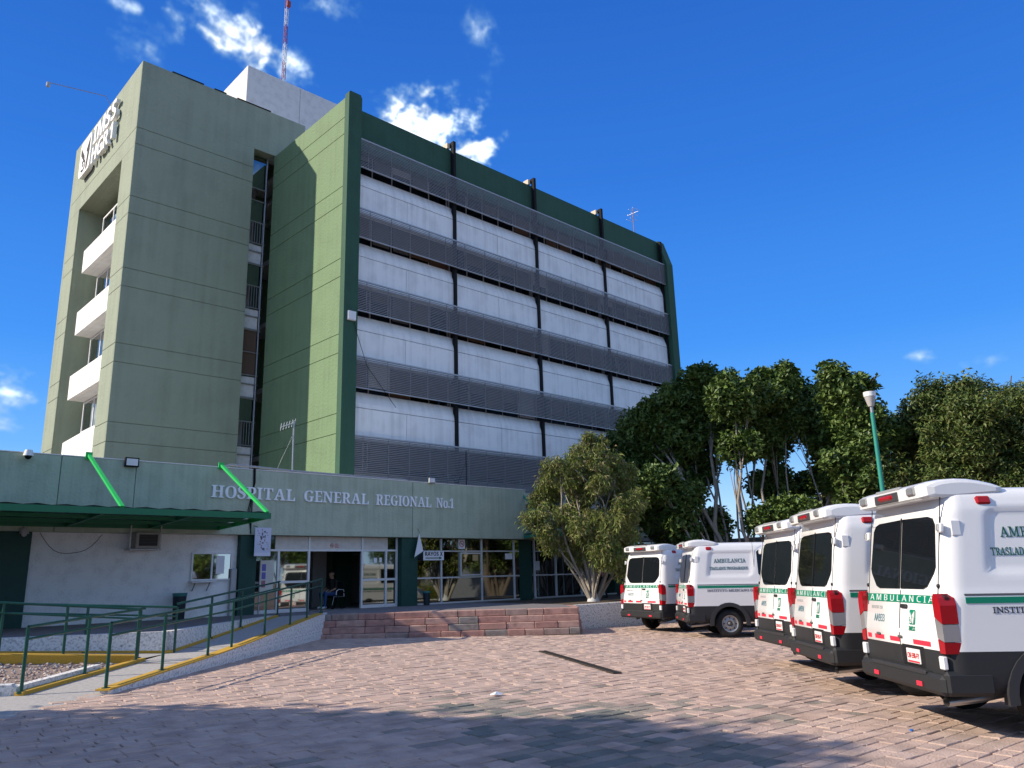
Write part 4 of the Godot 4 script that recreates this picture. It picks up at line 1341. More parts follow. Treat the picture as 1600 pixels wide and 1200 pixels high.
			put(wh, "hub", lathe(PackedVector2Array([Vector2(0.05, 0.06), Vector2(0.11, 0.052), Vector2(0.12, 0.0)]), 16), mats.lamp_hub if mats.has("lamp_hub") else M("lamp_hub", 0.12, 0.12, 0.12, 0.5, 0.5), Transform3D(), true)
		# side marker, stripe, rail, lettering
		var fx := func(y: float, d: float, off: float, tilt: float) -> Transform3D:
			var bz := Basis(Vector3(0, 0, -sg), Vector3.UP, Vector3(sg, 0, 0)) * Basis(Vector3.RIGHT, -tilt)
			return Transform3D(bz, Vector3(sg * (side_x(y) + off), y, rear_z(y) - d))
		put(v, "side_lamp", box_mesh(Vector3(0.15, 0.09, 0.05), 0.016), red, fx.call(2.335, 0.42, 0.005, 0.25), true)
		put(v, "side_stripe", box_mesh(Vector3(3.5, 0.062, 0.006)), green, fx.call(1.318, 1.95, 0.002, 0.0), true)
		put(v, "door_track", box_mesh(Vector3(2.55, 0.022, 0.012), 0.003), M("track_gray", 0.10, 0.10, 0.105, 0.5), fx.call(1.372, 1.46, 0.0, 0.0), true)
		letters(v, "lettering", "AMBULANCIA", true, 0.105, 0.004, mats.ink_green, fx.call(2.0, 1.02, -0.022, 0.07), 0.86, true, 400)
		letters(v, "lettering", "TRASLADOS PROGRAMADOS", true, 0.080, 0.004, mats.ink_green, fx.call(1.80, 1.01, -0.022, 0.07), 1.03, true, 400)
		letters(v, "lettering", "INSTITUTO MEXICANO DEL SEGURO SOCIAL", true, 0.060, 0.004, mats.ink, fx.call(1.218, 1.55, 0.003, 0.0), 2.15, true, 400)
		put(v, "panel_gap", box_mesh(Vector3(0.008, 1.9, 0.006)), black, fx.call(1.62, 1.72, 0.0 - 0.012, 0.035), true)
		var sw := PackedVector2Array([Vector2(-0.52, -0.34), Vector2(-0.56, -0.28), Vector2(-0.56, 0.30), Vector2(-0.52, 0.34), Vector2(0.52, 0.34), Vector2(0.56, 0.30), Vector2(0.56, -0.28), Vector2(0.52, -0.34)])
		put(v, "side_window", slab_mesh(sw, 0.03), glass, fx.call(1.93, 2.32, 0.006, 0.07), true)
		var cw := PackedVector2Array([Vector2(-0.55, -0.28), Vector2(-0.55, 0.36), Vector2(0.15, 0.36), Vector2(0.75, -0.28)])
		put(v, "cab_window", slab_mesh(cw, 0.03), glass, fx.call(1.72, 3.72, 0.004, 0.07), true)
		put(v, "door_handle", box_mesh(Vector3(0.16, 0.04, 0.05), 0.012), black, fx.call(1.24, 3.2, 0.02, 0.0), true)
		var mr := Node3D.new()
		mr.name = "mirror"
		v.add_child(mr, true)
		put(mr, "mirror_shell", box_mesh(Vector3(0.24, 0.38, 0.12), 0.04), black, I.call(sg * 1.18, 1.62, -4.42), true)
		put(mr, "mirror_arm", box_mesh(Vector3(0.20, 0.06, 0.06), 0.01), black, I.call(sg * 1.03, 1.50, -4.42), true)
		put(v, "headlamp", box_mesh(Vector3(0.26, 0.18, 0.22), 0.05), clear, I.call(sg * 0.72, 0.98, -5.42), true)
	put(v, "door_seam", box_mesh(Vector3(0.010, 0.42, 0.006)), black, rear_xf(0, 1.2, 0.002), true)
	put(v, "door_seam", box_mesh(Vector3(0.010, 0.30, 0.006)), mats.underbody, rear_xf(0, 0.80, 0.002), true)
	put(v, "window_seam", box_mesh(Vector3(0.014, 0.78, 0.012)), black, rear_xf(0, 1.83, 0.016), true)
	put(v, "rear_stripe", box_mesh(Vector3(1.70, 0.088, 0.006)), green, rear_xf(-0.005, 1.318, 0.002), true)
	letters(v, "rear_lettering", "A M B U L A N C I A", false, 0.068, 0.004, white, rear_xf(-0.01, 1.318, 0.006), 1.55, true, 400)
	letters(v, "model_lettering", "TRANSIT 250", false, 0.036, 0.004, mats.gray_plastic, rear_xf(-0.60, 1.205, 0.004), 0.30, true)
	emblem(v, "emblem", Transform3D(rear_xf(0.30, 1.125, 0.0).basis.scaled_local(Vector3(0.14, 0.16, 1.0)), rear_xf(0.30, 1.125, 0.0).origin), green, white, 0.003, true)
	letters(v, "emblem_lettering", "IMSS", true, 0.048, 0.004, green, rear_xf(0.30, 1.005, 0.004), 0.15, true)
	put(v, "door_pull", box_mesh(Vector3(0.15, 0.045, 0.03), 0.012), black, rear_xf(0.11, 1.235, 0.012), true)
	for q: Array in [[-0.80, 0.10], [-0.53, 0.24], [-0.13, 0.24], [0.50, 0.38]]:
		put(v, "reflector_tape", box_mesh(Vector3(q[1], 0.050, 0.004)), redtape, I.call(q[0], 0.872, 0.002), true)
	for q: float in [-0.53, 0.02]:
		put(v, "step_sensor", box_mesh(Vector3(0.09, 0.03, 0.02), 0.008), M("clip_gray", 0.10, 0.10, 0.10, 0.5), I.call(q, 0.905, 0.010), true)
	var plate := Node3D.new()
	plate.name = "number_plate"
	v.add_child(plate, true)
	put(plate, "plate_recess", box_mesh(Vector3(0.50, 0.22, 0.02), 0.01), M("recess_black", 0.010, 0.010, 0.011, 0.6), I.call(0.28, 0.725, -0.004), true)
	put(plate, "plate", box_mesh(Vector3(0.30, 0.15, 0.012), 0.004), M("plate_white", 0.72, 0.70, 0.70, 0.4), I.call(0.30, 0.722, 0.012), true)
	letters(plate, "plate_number", "CW-598-FY", false, 0.055, 0.003, mats.red_ink, I.call(0.30, 0.725, 0.0195), 0.26, true)
	put(plate, "plate_band", box_mesh(Vector3(0.26, 0.018, 0.002)), redtape, I.call(0.30, 0.664, 0.019), true)
	put(v, "rear_bumper", box_mesh(Vector3(1.96, 0.20, 0.16), 0.04), black, I.call(0.0, 0.495, 0.005), true)
	put(v, "bumper_step", box_mesh(Vector3(1.30, 0.05, 0.10), 0.012), M("flare_black"), I.call(0.0, 0.585, 0.035), true)
	# lamp visor over the doors
	var vis := PackedVector2Array([Vector2(0.13, 2.365), Vector2(0.185, 2.385), Vector2(0.19, 2.505), Vector2(0.15, 2.53), Vector2(0.07, 2.558), Vector2(-0.05, 2.578), Vector2(-0.18, 2.586), Vector2(-0.32, 2.58), Vector2(-0.46, 2.557), Vector2(-0.60, 2.52), Vector2(-0.70, 2.48), Vector2(-0.70, 2.42), Vector2(-0.1, 2.36)])
	var st := begin()
	st.set_smooth_group(-1)
	var rings: Array = []
	for rr: Array in [[-0.87, 0.55], [-0.855, 0.8], [-0.82, 0.93], [-0.74, 1.0], [0.74, 1.0], [0.82, 0.93], [0.855, 0.8], [0.87, 0.55]]:
		var ring: Array = []
		for q: Vector2 in vis:
			var c := Vector2(-0.3, 2.46)
			var p := c + (q - c) * Vector2(lerpf(1.0, rr[1], 0.6), rr[1])
			ring.append(Vector3(rr[0], p.y, p.x - 0.235))
		rings.append(ring)
	for i in rings.size() - 1:
		hull_quads(st, rings[i], rings[i + 1])
	for k in range(1, vis.size() - 1):
		st.add_vertex(rings[0][0]); st.add_vertex(rings[0][k + 1]); st.add_vertex(rings[0][k])
		st.add_vertex(rings[-1][0]); st.add_vertex(rings[-1][k]); st.add_vertex(rings[-1][k + 1])
	st.generate_normals()
	var visor := put(v, "lamp_visor", st.commit(), white, Transform3D(), true)
	for sg in [-1.0, 1.0]:
		put(visor, "work_lamp", box_mesh(Vector3(0.19, 0.11, 0.05), 0.02), M("lamp_gray", 0.28, 0.29, 0.30, 0.3), I.call(sg * 0.62, 2.462, -0.055), true)
		put(visor, "work_lens", box_mesh(Vector3(0.14, 0.075, 0.02), 0.012), clear, I.call(sg * 0.62, 2.462, -0.028), true)
	put(visor, "visor_recess", box_mesh(Vector3(0.62, 0.13, 0.05), 0.02), M("lamp_gray2", 0.05, 0.05, 0.055, 0.4), I.call(0.0, 2.445, -0.062), true)
	put(visor, "brake_lamp", box_mesh(Vector3(0.34, 0.06, 0.05), 0.02), red, I.call(0.0, 2.448, -0.042), true)
	put(visor, "led_bar", box_mesh(Vector3(0.62, 0.035, 0.04), 0.008), mats.lamp_gray, I.call(0.0, 2.535, -0.085), true)
	tube_local(v, "exhaust_pipe", [Vector3(0.55, 0.40, -0.9), Vector3(0.62, 0.33, -0.45), Vector3(0.72, 0.31, -0.06)], 0.045, chrome)
	# front end
	put(v, "grille", box_mesh(Vector3(1.0, 0.26, 0.05), 0.02), black, I.call(0.0, 0.93, -5.58), true)
	put(v, "front_bumper", box_mesh(Vector3(1.76, 0.36, 0.26), 0.08), black, I.call(0.0, 0.56, -5.53), true)
	var ws := begin()
	ws.set_smooth_group(0)
	for i in 6:
		var d0 := lerpf(4.06, 4.76, i / 6.0)
		var d1 := lerpf(4.06, 4.76, (i + 1) / 6.0)
		quad(ws, Vector3(-0.78, roof_top(d0) - 0.02, -d0 - 0.012), Vector3(0.78, roof_top(d0) - 0.02, -d0 - 0.012), Vector3(0.82, roof_top(d1) - 0.02, -d1 - 0.012), Vector3(-0.82, roof_top(d1) - 0.02, -d1 - 0.012))
	ws.generate_normals()
	put(v, "windscreen", ws.commit(), glass, Transform3D(Basis(), Vector3(0, 0.03, -0.01)), true)
	var dl := letters(v, "fleet_number", "AA933", false, 0.085, 0.004, M("fleet_ink", 0.10, 0.20, 0.24, 0.6), rear_xf(-0.52, 1.085, 0.004), 0.27, true, 400)
	return v

func tube_local(parent: Node, called: String, pts: Array, r: float, m: Material) -> void:
	var st := begin()
	st.set_smooth_group(0)
	var rr: Array = []
	for p in pts:
		rr.append(r)
	add_tube(st, pts, rr, 14)
	st.generate_normals()
	put(parent, called, st.commit(), m, Transform3D(), true)

func build_vans() -> void:
	var src := make_van()
	var rows: Array = [
		[9.78, -3.82, 134.6, "AA933", "CW-598-FY", "white and green ambulance with fleet number AA933 on its rear door"],
		[11.87, -5.92, 136.9, "AA934", "CW-595-FY", "middle ambulance of the three parked parallel, flank hidden by the AA933 one"],
		[13.97, -7.70, 132.5, "AA935", "CW-601-FY", "ambulance of the parallel three standing in front of the lettered-side ambulance"],
		[19.63, -13.63, 135.9, "AA937", "CW-607-FY", "ambulance showing its whole lettered side panel and grey steel rear wheel"],
		[20.46, -15.76, 104.2, "AA939", "CW-583-FY", "ambulance standing beside the white planter wall and the small feathery tree"]]
	for i in rows.size():
		var r: Array = rows[i]
		var v: Node3D = src
		if i > 0:
			v = src.duplicate()
			v.name = numbered("ambulance")
			add_child(v)
			for c in v.get_children():
				if str(c.name).begins_with("fleet_number"):
					(c as MeshInstance3D).mesh = text_mesh(r[3], false, 0.085, 0.004, 0.0, 400)
				if str(c.name).begins_with("number_plate"):
					for q in c.get_children():
						if str(q.name).begins_with("plate_number"):
							(q as MeshInstance3D).mesh = text_mesh(r[4], false, 0.055, 0.003)
		v.transform = Transform3D((Basis(Vector3(0, 0, 1), -SLOPE) * Basis(Vector3(1, 0, 0), 0.005) * Basis(Vector3.UP, -deg_to_rad(r[2]))).scaled_local(Vector3.ONE * 1.03), Vector3(r[0], gy(r[0], r[1]), r[1]))
		v.set_meta("label", r[5])
		v.set_meta("category", "ambulance")
		v.set_meta("group", "ambulances parked on the forecourt")
func clump(sd: int, n: int, spread: float, ln: float, wd: float, cols: Array, droop := 0.0) -> Mesh:
	var r := RandomNumberGenerator.new()
	r.seed = sd
	var st := begin()
	st.set_smooth_group(-1)
	for i in n:
		var p := Vector3(r.randfn(), r.randfn(), r.randfn()) * 0.5
		p = p.limit_length(1.0) * spread
		var f := Vector3(r.randfn(), r.randfn() * 0.6 + 0.1 - droop, r.randfn()).normalized()
		var side := f.cross(Vector3(r.randfn() * 0.4, 1, r.randfn() * 0.4)).normalized()
		var up := side.cross(f)
		var l := ln * r.randf_range(0.7, 1.25)
		var w := wd * r.randf_range(0.75, 1.2)
		st.set_color(cols[r.randi() % cols.size()])
		var tip := p + f * l - up * l * 0.12
		var a := p + f * l * 0.45 + side * w * 0.5 + up * w * 0.15
		var b := p + f * l * 0.45 - side * w * 0.5 + up * w * 0.15
		for q: Vector3 in [p, a, tip, p, tip, b]:
			st.add_vertex(q)
	st.generate_normals()
	return st.commit()

func leaf_mat(key: String, tr: float) -> StandardMaterial3D:
	if mats.has(key):
		return mats[key]
	var m := M(key, 1, 1, 1, 0.5)
	m.vertex_color_use_as_albedo = true
	m.cull_mode = BaseMaterial3D.CULL_DISABLED
	m.backlight_enabled = true
	m.backlight = Color(tr * 0.8, tr, tr * 0.3)
	return m

# lobes: [x, y, z, radius] with y measured from the eye; stems: floor points of the trunks
func tree(called: String, label: String, stems: Array, lobes: Array, clumps: Array, per: float, bark: Material, leaf: Material, girth: float, group := "", fork := 0.45, solid := 0.55, squash := 0.85, category := "tree", bare := 0, ragged := 0, small := 0.4) -> Node3D:
	var t := thing(called, label, category, stems[0], group)
	var r := RandomNumberGenerator.new()
	r.seed = hash(label)
	var tr := begin()
	tr.set_smooth_group(0)
	for i in lobes.size() + bare:
		var lb: Array = lobes[i % lobes.size()]
		var c := P(lb[0], lb[1], lb[2])
		if i >= lobes.size():
			c += Vector3(r.randfn(), r.randfn() * 0.5, r.randfn()) * float(lb[3]) * 1.2
		var s0: Vector3 = stems[0]
		for s: Vector3 in stems:
			if Vector2(s.x - c.x, s.z - c.z).length() < Vector2(s0.x - c.x, s0.z - c.z).length():
				s0 = s
		var top := s0.lerp(Vector3(c.x, maxf(c.y, s0.y + 1.0), c.z), fork)
		var k := s0 + Vector3(0, (c.y - s0.y) * fork * 0.55, 0)
		k = k.lerp(top, 0.25)
		var pts: Array = []
		var rad: Array = []
		var g := girth * (1.0 if i < 3 else r.randf_range(0.42, 0.75))
		var wob := Vector3(r.randfn(), 0, r.randfn()) * 0.09 * (c.y - s0.y)
		for j in 9:
			var u := j / 8.0
			var a := (s0 - Vector3(0, 0.15, 0)).lerp(k, u)
			var b := k.lerp(c, u)
			var p := a.lerp(b, u) + wob * sin(u * PI) + Vector3(r.randfn(), r.randfn(), r.randfn()) * 0.012 * u * (c - s0).length()
			pts.append(p)
			rad.append(maxf(g * pow(1.0 - u * 0.82, 0.95), 0.02))
		add_tube(tr, pts, rad, 7)
		# twigs inside the lobe
		if i < lobes.size():
			for q in 4:
				var e := c + Vector3(r.randfn(), r.randfn() * 0.7 + 0.2, r.randfn()).normalized() * float(lb[3]) * 0.9
				add_tube(tr, [pts[6], (pts[7] as Vector3).lerp(e, 0.5), e], [g * 0.22, g * 0.12, 0.01], 5)
	tr.generate_normals()
	put(t, "trunk", tr.commit(), bark)
	var sprays: Array = lobes.duplicate()
	for i in ragged:                                  # stray sprays that break the outline
		var lb: Array = lobes[r.randi() % lobes.size()]
		var d := Vector3(r.randfn(), r.randfn() * 0.8, r.randfn()).normalized() * float(lb[3]) * r.randf_range(0.95, 1.3)
		sprays.append([lb[0] + d.x, lb[1] + d.y, lb[2] + d.z, small * r.randf_range(0.6, 1.2)])
	var st := SurfaceTool.new()
	for lb: Array in sprays:
		var R: float = lb[3]
		var n := int(per * R * R)
		for i in n:
			var d := Vector3(r.randfn(), r.randfn(), r.randfn()).normalized()
			var q := R * (solid + (1.0 - solid) * pow(r.randf(), 0.6)) * r.randf_range(0.82, 1.12)
			d.y *= squash
			var at := P(lb[0], lb[1], lb[2]) + d * q
			var bs := Basis.from_euler(Vector3(r.randf_range(-0.6, 0.6), r.randf() * TAU, r.randf_range(-0.6, 0.6))).scaled(Vector3.ONE * r.randf_range(0.75, 1.2))
			st.append_from(clumps[r.randi() % clumps.size()], 0, Transform3D(bs, at))
	put(t, "crown", st.commit(), leaf)
	return t

func build_trees() -> void:
	var dark := [Color(0.066, 0.112, 0.024), Color(0.085, 0.138, 0.031), Color(0.105, 0.160, 0.038), Color(0.052, 0.092, 0.021), Color(0.13, 0.185, 0.048)]
	var olive := [Color(0.135, 0.175, 0.035), Color(0.18, 0.21, 0.045), Color(0.105, 0.145, 0.03), Color(0.22, 0.22, 0.065), Color(0.23, 0.195, 0.10), Color(0.16, 0.19, 0.05), Color(0.12, 0.165, 0.036)]
	var mid := [Color(0.070, 0.112, 0.026), Color(0.092, 0.135, 0.032), Color(0.110, 0.148, 0.036), Color(0.056, 0.090, 0.022), Color(0.135, 0.15, 0.045)]
	var cd: Array = []
	var co: Array = []
	var cm: Array = []
	var cf: Array = []
	for k in 4:
		cd.append(clump(100 + k, 44, 0.34, 0.24, 0.15, dark))
		co.append(clump(200 + k, 42, 0.24, 0.20, 0.045, olive, 0.9))
		cm.append(clump(300 + k, 44, 0.40, 0.22, 0.085, mid, 0.35))
		cf.append(clump(400 + k, 26, 0.55, 0.30, 0.17, dark))
	var lf := leaf_mat("leaf", 0.06)
	var ficus: Array = [[30.99,6.96,-23.04,1.14],[32.51,8.03,-21.91,1.35],[33.43,8.88,-21.00,1.10],[32.11,5.70,-24.20,1.12],[32.17,6.28,-22.40,1.42],[34.00,7.12,-21.29,1.52],[30.91,7.48,-17.75,1.17],[33.34,7.28,-17.87,1.31],[35.94,8.68,-18.05,0.99],[34.79,6.85,-17.06,1.27],[36.36,7.84,-16.69,0.86],[33.28,7.50,-13.90,0.77],[35.00,6.89,-14.40,0.87],[34.00,5.68,-13.89,1.03],[34.85,5.59,-15.69,0.94],[33.83,6.14,-18.11,0.88],[28.70,3.86,-21.01,1.05],[30.15,3.18,-20.72,1.08],[29.38,2.99,-22.32,0.85],[33.53,4.88,-21.95,1.12],[33.28,2.12,-20.96,0.84],[31.37,5.32,-18.26,0.78],[34.89,3.66,-18.48,0.71],[32.21,2.36,-16.51,0.71],[35.23,4.15,-15.74,0.95],[33.34,3.95,-13.92,0.89],[33.04,4.76,-13.01,0.64],[35.91,3.75,-17.30,0.66],[31.85,2.12,-17.93,0.54],[33.79,2.76,-14.00,0.90],[36.81,2.53,-16.68,0.86],[32.44,2.08,-23.17,0.98],[30.54,1.53,-20.79,0.73]]
	for lb: Array in ficus:
		if lb[1] > 5.4:
			lb[3] *= 1.06
	tree("broadleaf_tree", "large dark glossy-leaved tree with pale bare stems behind the ambulances", [P(32.2, -2.0, -20.3), P(33.3, -2.0, -18.2), P(34.2, -2.0, -16.2)], ficus, cd, 74.0, mats.bark_pale, lf, 0.17, "", 0.42, 0.5, 0.85, "tree", 12, 70, 0.5)
	var small: Array = [[24.52,5.25,-20.72,0.37],[23.31,4.51,-20.58,0.61],[24.30,4.25,-19.93,0.78],[22.28,3.92,-20.52,0.55],[23.20,3.25,-22.13,0.69],[23.54,3.15,-20.87,0.88],[24.88,3.17,-20.32,0.90],[24.9,3.9,-19.9,0.5],[21.79,2.00,-21.36,0.65],[22.58,1.85,-20.75,0.86],[22.96,1.67,-19.62,0.89],[23.62,1.87,-18.74,0.79],[23.7,2.5,-18.5,0.45],[22.03,1.14,-21.12,0.55],[23.31,0.76,-20.81,0.72],[22.93,0.70,-19.04,0.64],[24.74,1.08,-19.38,0.62],[23.80,-0.01,-19.25,0.40],[23.36,3.58,-19.68,0.65]]
	for lb: Array in small:
		lb[3] *= 0.80
	var sm := tree("feathery_tree", "small yellowish feathery tree with forked grey trunk in the planter", [P(23.35, -1.05, -20.25), P(23.5, -1.05, -20.3)], small, co, 96.0, mats.bark_pale, leaf_mat("leaf_olive", 0.12), 0.10, "", 0.85, 0.25, 1.15, "tree", 6, 80, 0.32)
	rod(sm, "limewashed_foot", P(23.40, -1.1, -20.27), P(23.42, -0.75, -20.27), 0.26, mats.limewash, 0.19, 14)
	var right: Array = [[36.26,6.89,-11.03,0.94],[35.23,6.15,-11.56,1.04],[35.77,5.23,-12.55,1.00],[37.52,6.57,-10.71,1.16],[34.63,5.65,-9.01,1.00],[38.47,5.45,-12.25,1.33],[34.25,4.44,-9.78,1.17],[38.06,5.04,-9.59,1.16],[37.55,4.14,-12.95,1.11],[33.99,3.36,-10.56,1.05],[38.00,3.62,-10.54,1.17],[36.33,3.95,-8.60,1.11],[37.46,5.62,-8.39,0.95],[33.36,3.63,-12.26,0.70],[34.69,2.82,-8.58,0.88],[35.67,4.48,-7.27,1.50],[39.59,3.52,-7.39,1.99],[35.79,5.73,-7.09,0.90], [36.0,1.9,-10.8,1.5], [36.5,1.6,-8.3,1.6]]
	tree("weeping_tree", "broad olive-green weeping tree behind the green lamp post", [P(36.2, -2.1, -9.8)], right, cm, 60.0, mats.bark, leaf_mat("leaf_mid", 0.08), 0.26, "", 0.45, 0.4, 0.95, "tree", 0, 50, 0.5)
	var rb: Array = [[45.25,8.87,-12.77,0.72],[46.16,9.08,-12.08,0.81],[46.47,8.51,-11.05,0.89],[44.33,8.16,-9.69,0.92],[44.58,8.07,-8.68,1.07],[43.33,7.18,-15.74,0.71],[44.11,6.25,-16.52,0.72],[41.93,7.30,-14.70,0.61],[44.5,5.2,-14.6,1.3],[45.0,6.8,-12.8,1.0],[45.2,6.2,-9.8,1.6],[44.4,4.0,-16.2,1.4]]
	tree("airy_tree", "thin airy tree with flat leaf layers behind the weeping tree", [P(45.0, -2.2, -12.5)], rb, cm, 26.0, mats.bark, mats.leaf_mid, 0.2, "", 0.5, 0.2, 0.45, "tree", 10)
	# row beyond the forecourt, mirrored in the entrance glazing
	var spots: Array = [[24.0, 13.0, 8.0], [33.0, 12.0, 9.0], [42.0, 8.0, 8.5], [50.0, 3.0, 9.5], [15.0, 17.0, 8.5]]
	var marks := ["closest to the hedge end", "with the widest crown", "behind the clipped hedge", "tallest of the row", "at the street end"]
	for i in spots.size():
		var s: Array = spots[i]
		var lobes: Array = []
		for k in 16:
			var a := TAU * k / 16.0 * 2.4
			var rr := 0.6 + 2.3 * ((k % 5) / 4.0)
			lobes.append([s[0] + cos(a) * rr, 0.6 + (s[2] - 3.0) * ((k * 7) % 16) / 16.0, s[1] + sin(a) * rr, 1.25])
		tree("street_tree", "leafy tree across the forecourt, " + marks[i], [P(s[0], -2.2, s[1])], lobes, cf, 24.0, mats.bark, lf, 0.25, "trees across the forecourt")
	# tall trees out of frame to the left whose shade lies on the paving
	shade_tree("tall dense tree shading the forecourt beside the ramp foot", -13.6, -7.2, 10.6, 4.1)
	shade_tree("tall dense tree shading the forecourt further from the ramp", -18.5, -1.8, 11.6, 4.4)
	# hedge and boundary wall
	var hd := thing("hedge", "clipped sunlit yellow-green hedge across the forecourt", "hedge", P(40, -2.1, 2))
	var yel := [Color(0.16, 0.17, 0.02), Color(0.20, 0.20, 0.025), Color(0.12, 0.145, 0.02)]
	var ch := clump(700, 60, 0.32, 0.10, 0.06, yel)
	var hst := SurfaceTool.new()
	for i in 900:
		var u := rng.randf()
		var p := Vector3(lerpf(31.0, 46.0, u), 0, lerpf(6.0, -1.5, u)) + Vector3(rng.randf_range(-0.45, 0.45), rng.randf_range(-0.5, 1.15), rng.randf_range(-0.45, 0.45))
		hst.append_from(ch, 0, Transform3D(Basis(Vector3.UP, rng.randf() * TAU), p))
	put(hd, "foliage", hst.commit(), lf)
	var bw := thing("boundary_wall", "grey rendered boundary wall in the shade behind the trees", "wall", P(42, -2.1, -20))
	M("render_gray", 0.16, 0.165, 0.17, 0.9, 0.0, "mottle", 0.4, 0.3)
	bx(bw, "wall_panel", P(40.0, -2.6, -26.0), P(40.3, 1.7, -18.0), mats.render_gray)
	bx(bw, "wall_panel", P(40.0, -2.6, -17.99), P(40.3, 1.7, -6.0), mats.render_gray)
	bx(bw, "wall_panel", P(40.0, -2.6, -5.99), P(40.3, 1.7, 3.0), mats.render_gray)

func shade_tree(label: String, along: float, across: float, tall: float, wide: float) -> void:
	var c := Vector2(0.832 * along - 0.555 * across, 0.555 * along + 0.832 * across)
	var r := RandomNumberGenerator.new()
	r.seed = hash(label)
	var lobes: Array = []
	for k in 46:
		var a := TAU * k * 0.382
		var h := 3.6 + (tall - 5.2) * k / 45.0
		var rr := wide * sqrt(r.randf_range(0.15, 1.0)) * (1.0 if k < 36 else 0.72)
		lobes.append([c.x + cos(a) * rr, h - UP0, c.y + sin(a) * rr, 1.35])
	var cl := [clump(801, 30, 0.6, 0.34, 0.2, [Color(0.04, 0.07, 0.015), Color(0.06, 0.09, 0.02)]), clump(802, 30, 0.6, 0.34, 0.2, [Color(0.035, 0.065, 0.015), Color(0.05, 0.085, 0.02)])]
	tree("shade_tree", label, [Vector3(c.x, gy(c.x) - 0.05, c.y)], lobes, cl, 22.0, mats.bark, mats.leaf, 0.4, "tall trees left of the ramp")
func build_small_things() -> void:
	# lamp post
	var lp := thing("lamp_post", "tall teal-green lamp post with a bowl-shaped lamp head", "street lamp", P(25.2, -2.0, -9.75))
	M("lamp_teal", 0.03, 0.25, 0.19, 0.45)
	rod(lp, "pole", P(25.2, -2.05, -9.75), P(25.2, 4.75, -9.72), 0.085, mats.lamp_teal, 0.06, 14)
	rod(lp, "base_plate", P(25.2, -2.05, -9.75), P(25.2, -1.9, -9.75), 0.2, mats.lamp_teal, -1, 14)
	rod(lp, "collar", P(25.2, 4.75, -9.72), P(25.2, 4.95, -9.72), 0.05, mats.galv, -1, 12)
	rod(lp, "lamp_bowl", P(25.2, 4.95, -9.72), P(25.2, 5.27, -9.72), 0.09, M("bowl", 0.42, 0.40, 0.38, 0.5), 0.17, 18)
	rod(lp, "lamp_lens", P(25.2, 5.272, -9.72), P(25.2, 5.42, -9.72), 0.18, M("lens_white", 0.75, 0.75, 0.74, 0.3), 0.19, 18)
	# small mast with an aerial on the low roof, guyed
	var am := thing("aerial_pole", "short steel pole with a comb aerial on the low roof", "antenna", P(13.7, 3.25, -26))
	rod(am, "pole", P(13.7, 3.25, -26), P(13.68, 5.78, -26), 0.03, mats.galv, -1, 8)
	rod(am, "boom", P(13.72, 5.72, -26), P(13.22, 5.50, -26.1), 0.012, mats.alu, -1, 6)
	for j in 6:
		var q := P(13.72, 5.72, -26).lerp(P(13.22, 5.50, -26.1), j / 5.0)
		rod(am, "element", q - Vector3(0.02, 0.14, 0), q + Vector3(0.02, 0.14, 0), 0.009, mats.alu, -1, 5)
	tube(am, "guy_wire", [P(13.69, 5.3, -26), P(13.2, 4.2, -26), P(12.7, 3.3, -25.6)], 0.006, mats.galv, 4)
	var a2 := thing("roof_stay", "thin dark stayed pole on the low roof before the louvres", "antenna", P(22.3, 3.25, -26.5))
	rod(a2, "pole", P(22.4, 3.25, -26.5), P(22.4, 5.5, -26.5), 0.022, mats.black_steel, -1, 6)
	tube(a2, "guy_wire", [P(22.4, 5.0, -26.5), P(21.9, 4.0, -26.5), P(21.6, 3.3, -26.5)], 0.006, mats.black_steel, 4)
	# rooftop conduit
	var cd := thing("roof_conduit", "grey bent conduit lying along the entrance roof edge", "pipe", P(11, 3.7, -24.7))
	tube(cd, "pipe", [P(10.5, 3.66, -24.6), P(10.8, 3.76, -24.62), P(11.6, 3.75, -24.62), P(13.0, 3.71, -24.63), P(17.8, 3.70, -24.65)], 0.035, mats.galv, 8)
	var dc := thing("down_cable", "bundle of dark cables hanging down the fascia joint", "cable", P(11.53, 2.5, -24.46))
	for k in 3:
		tube(dc, "cable", [P(11.50 + k * 0.03, 3.68, -24.5 + 0.02), P(11.52 + k * 0.025, 3.2, -24.47), P(11.49 - k * 0.06, 2.3, -24.46), P(11.50 + k * 0.01, 1.55, -24.47)], 0.014, mats.black_steel, 6)
	var hc := thing("wall_cable", "thin black cable sagging across the white wall", "cable", P(6.5, 1.4, -24.77))
	var pts: Array = []
	for k in 13:
		var u := k / 12.0
		pts.append(P(lerpf(5.55, 7.15, u), 1.50 - 0.62 * sin(u * PI) - 0.06 * sin(u * 9.0), -24.78))
	tube(hc, "cable", pts, 0.007, mats.black_steel, 5)
	# air conditioner
	var ac := thing("air_conditioner", "boxy window air conditioner in a frame on the white wall", "air conditioner", P(8.3, 1.05, -24.6))
	bx(ac, "case", P(7.93, 1.06, -24.78), P(8.62, 1.53, -24.30), M("ac_case", 0.34, 0.33, 0.30, 0.6, 0.0, "mottle", 1.0), 0.02)
	bx(ac, "grille", P(8.02, 1.13, -24.31), P(8.54, 1.46, -24.285), M("ac_dark", 0.03, 0.03, 0.032, 0.6))
	for k in 8:
		bx(ac, "grille_bar", P(8.02, 1.14 + k * 0.042, -24.286), P(8.54, 1.15 + k * 0.042, -24.278), M("ac_bar", 0.09, 0.09, 0.09))
	for x in [7.80, 8.66]:
		bx(ac, "hanger", P(x - 0.02, 1.03, -24.42), P(x + 0.02, 1.72, -24.38), mats.galv)
	bx(ac, "shelf", P(7.78, 1.02, -24.78), P(8.68, 1.05, -24.3), mats.galv)
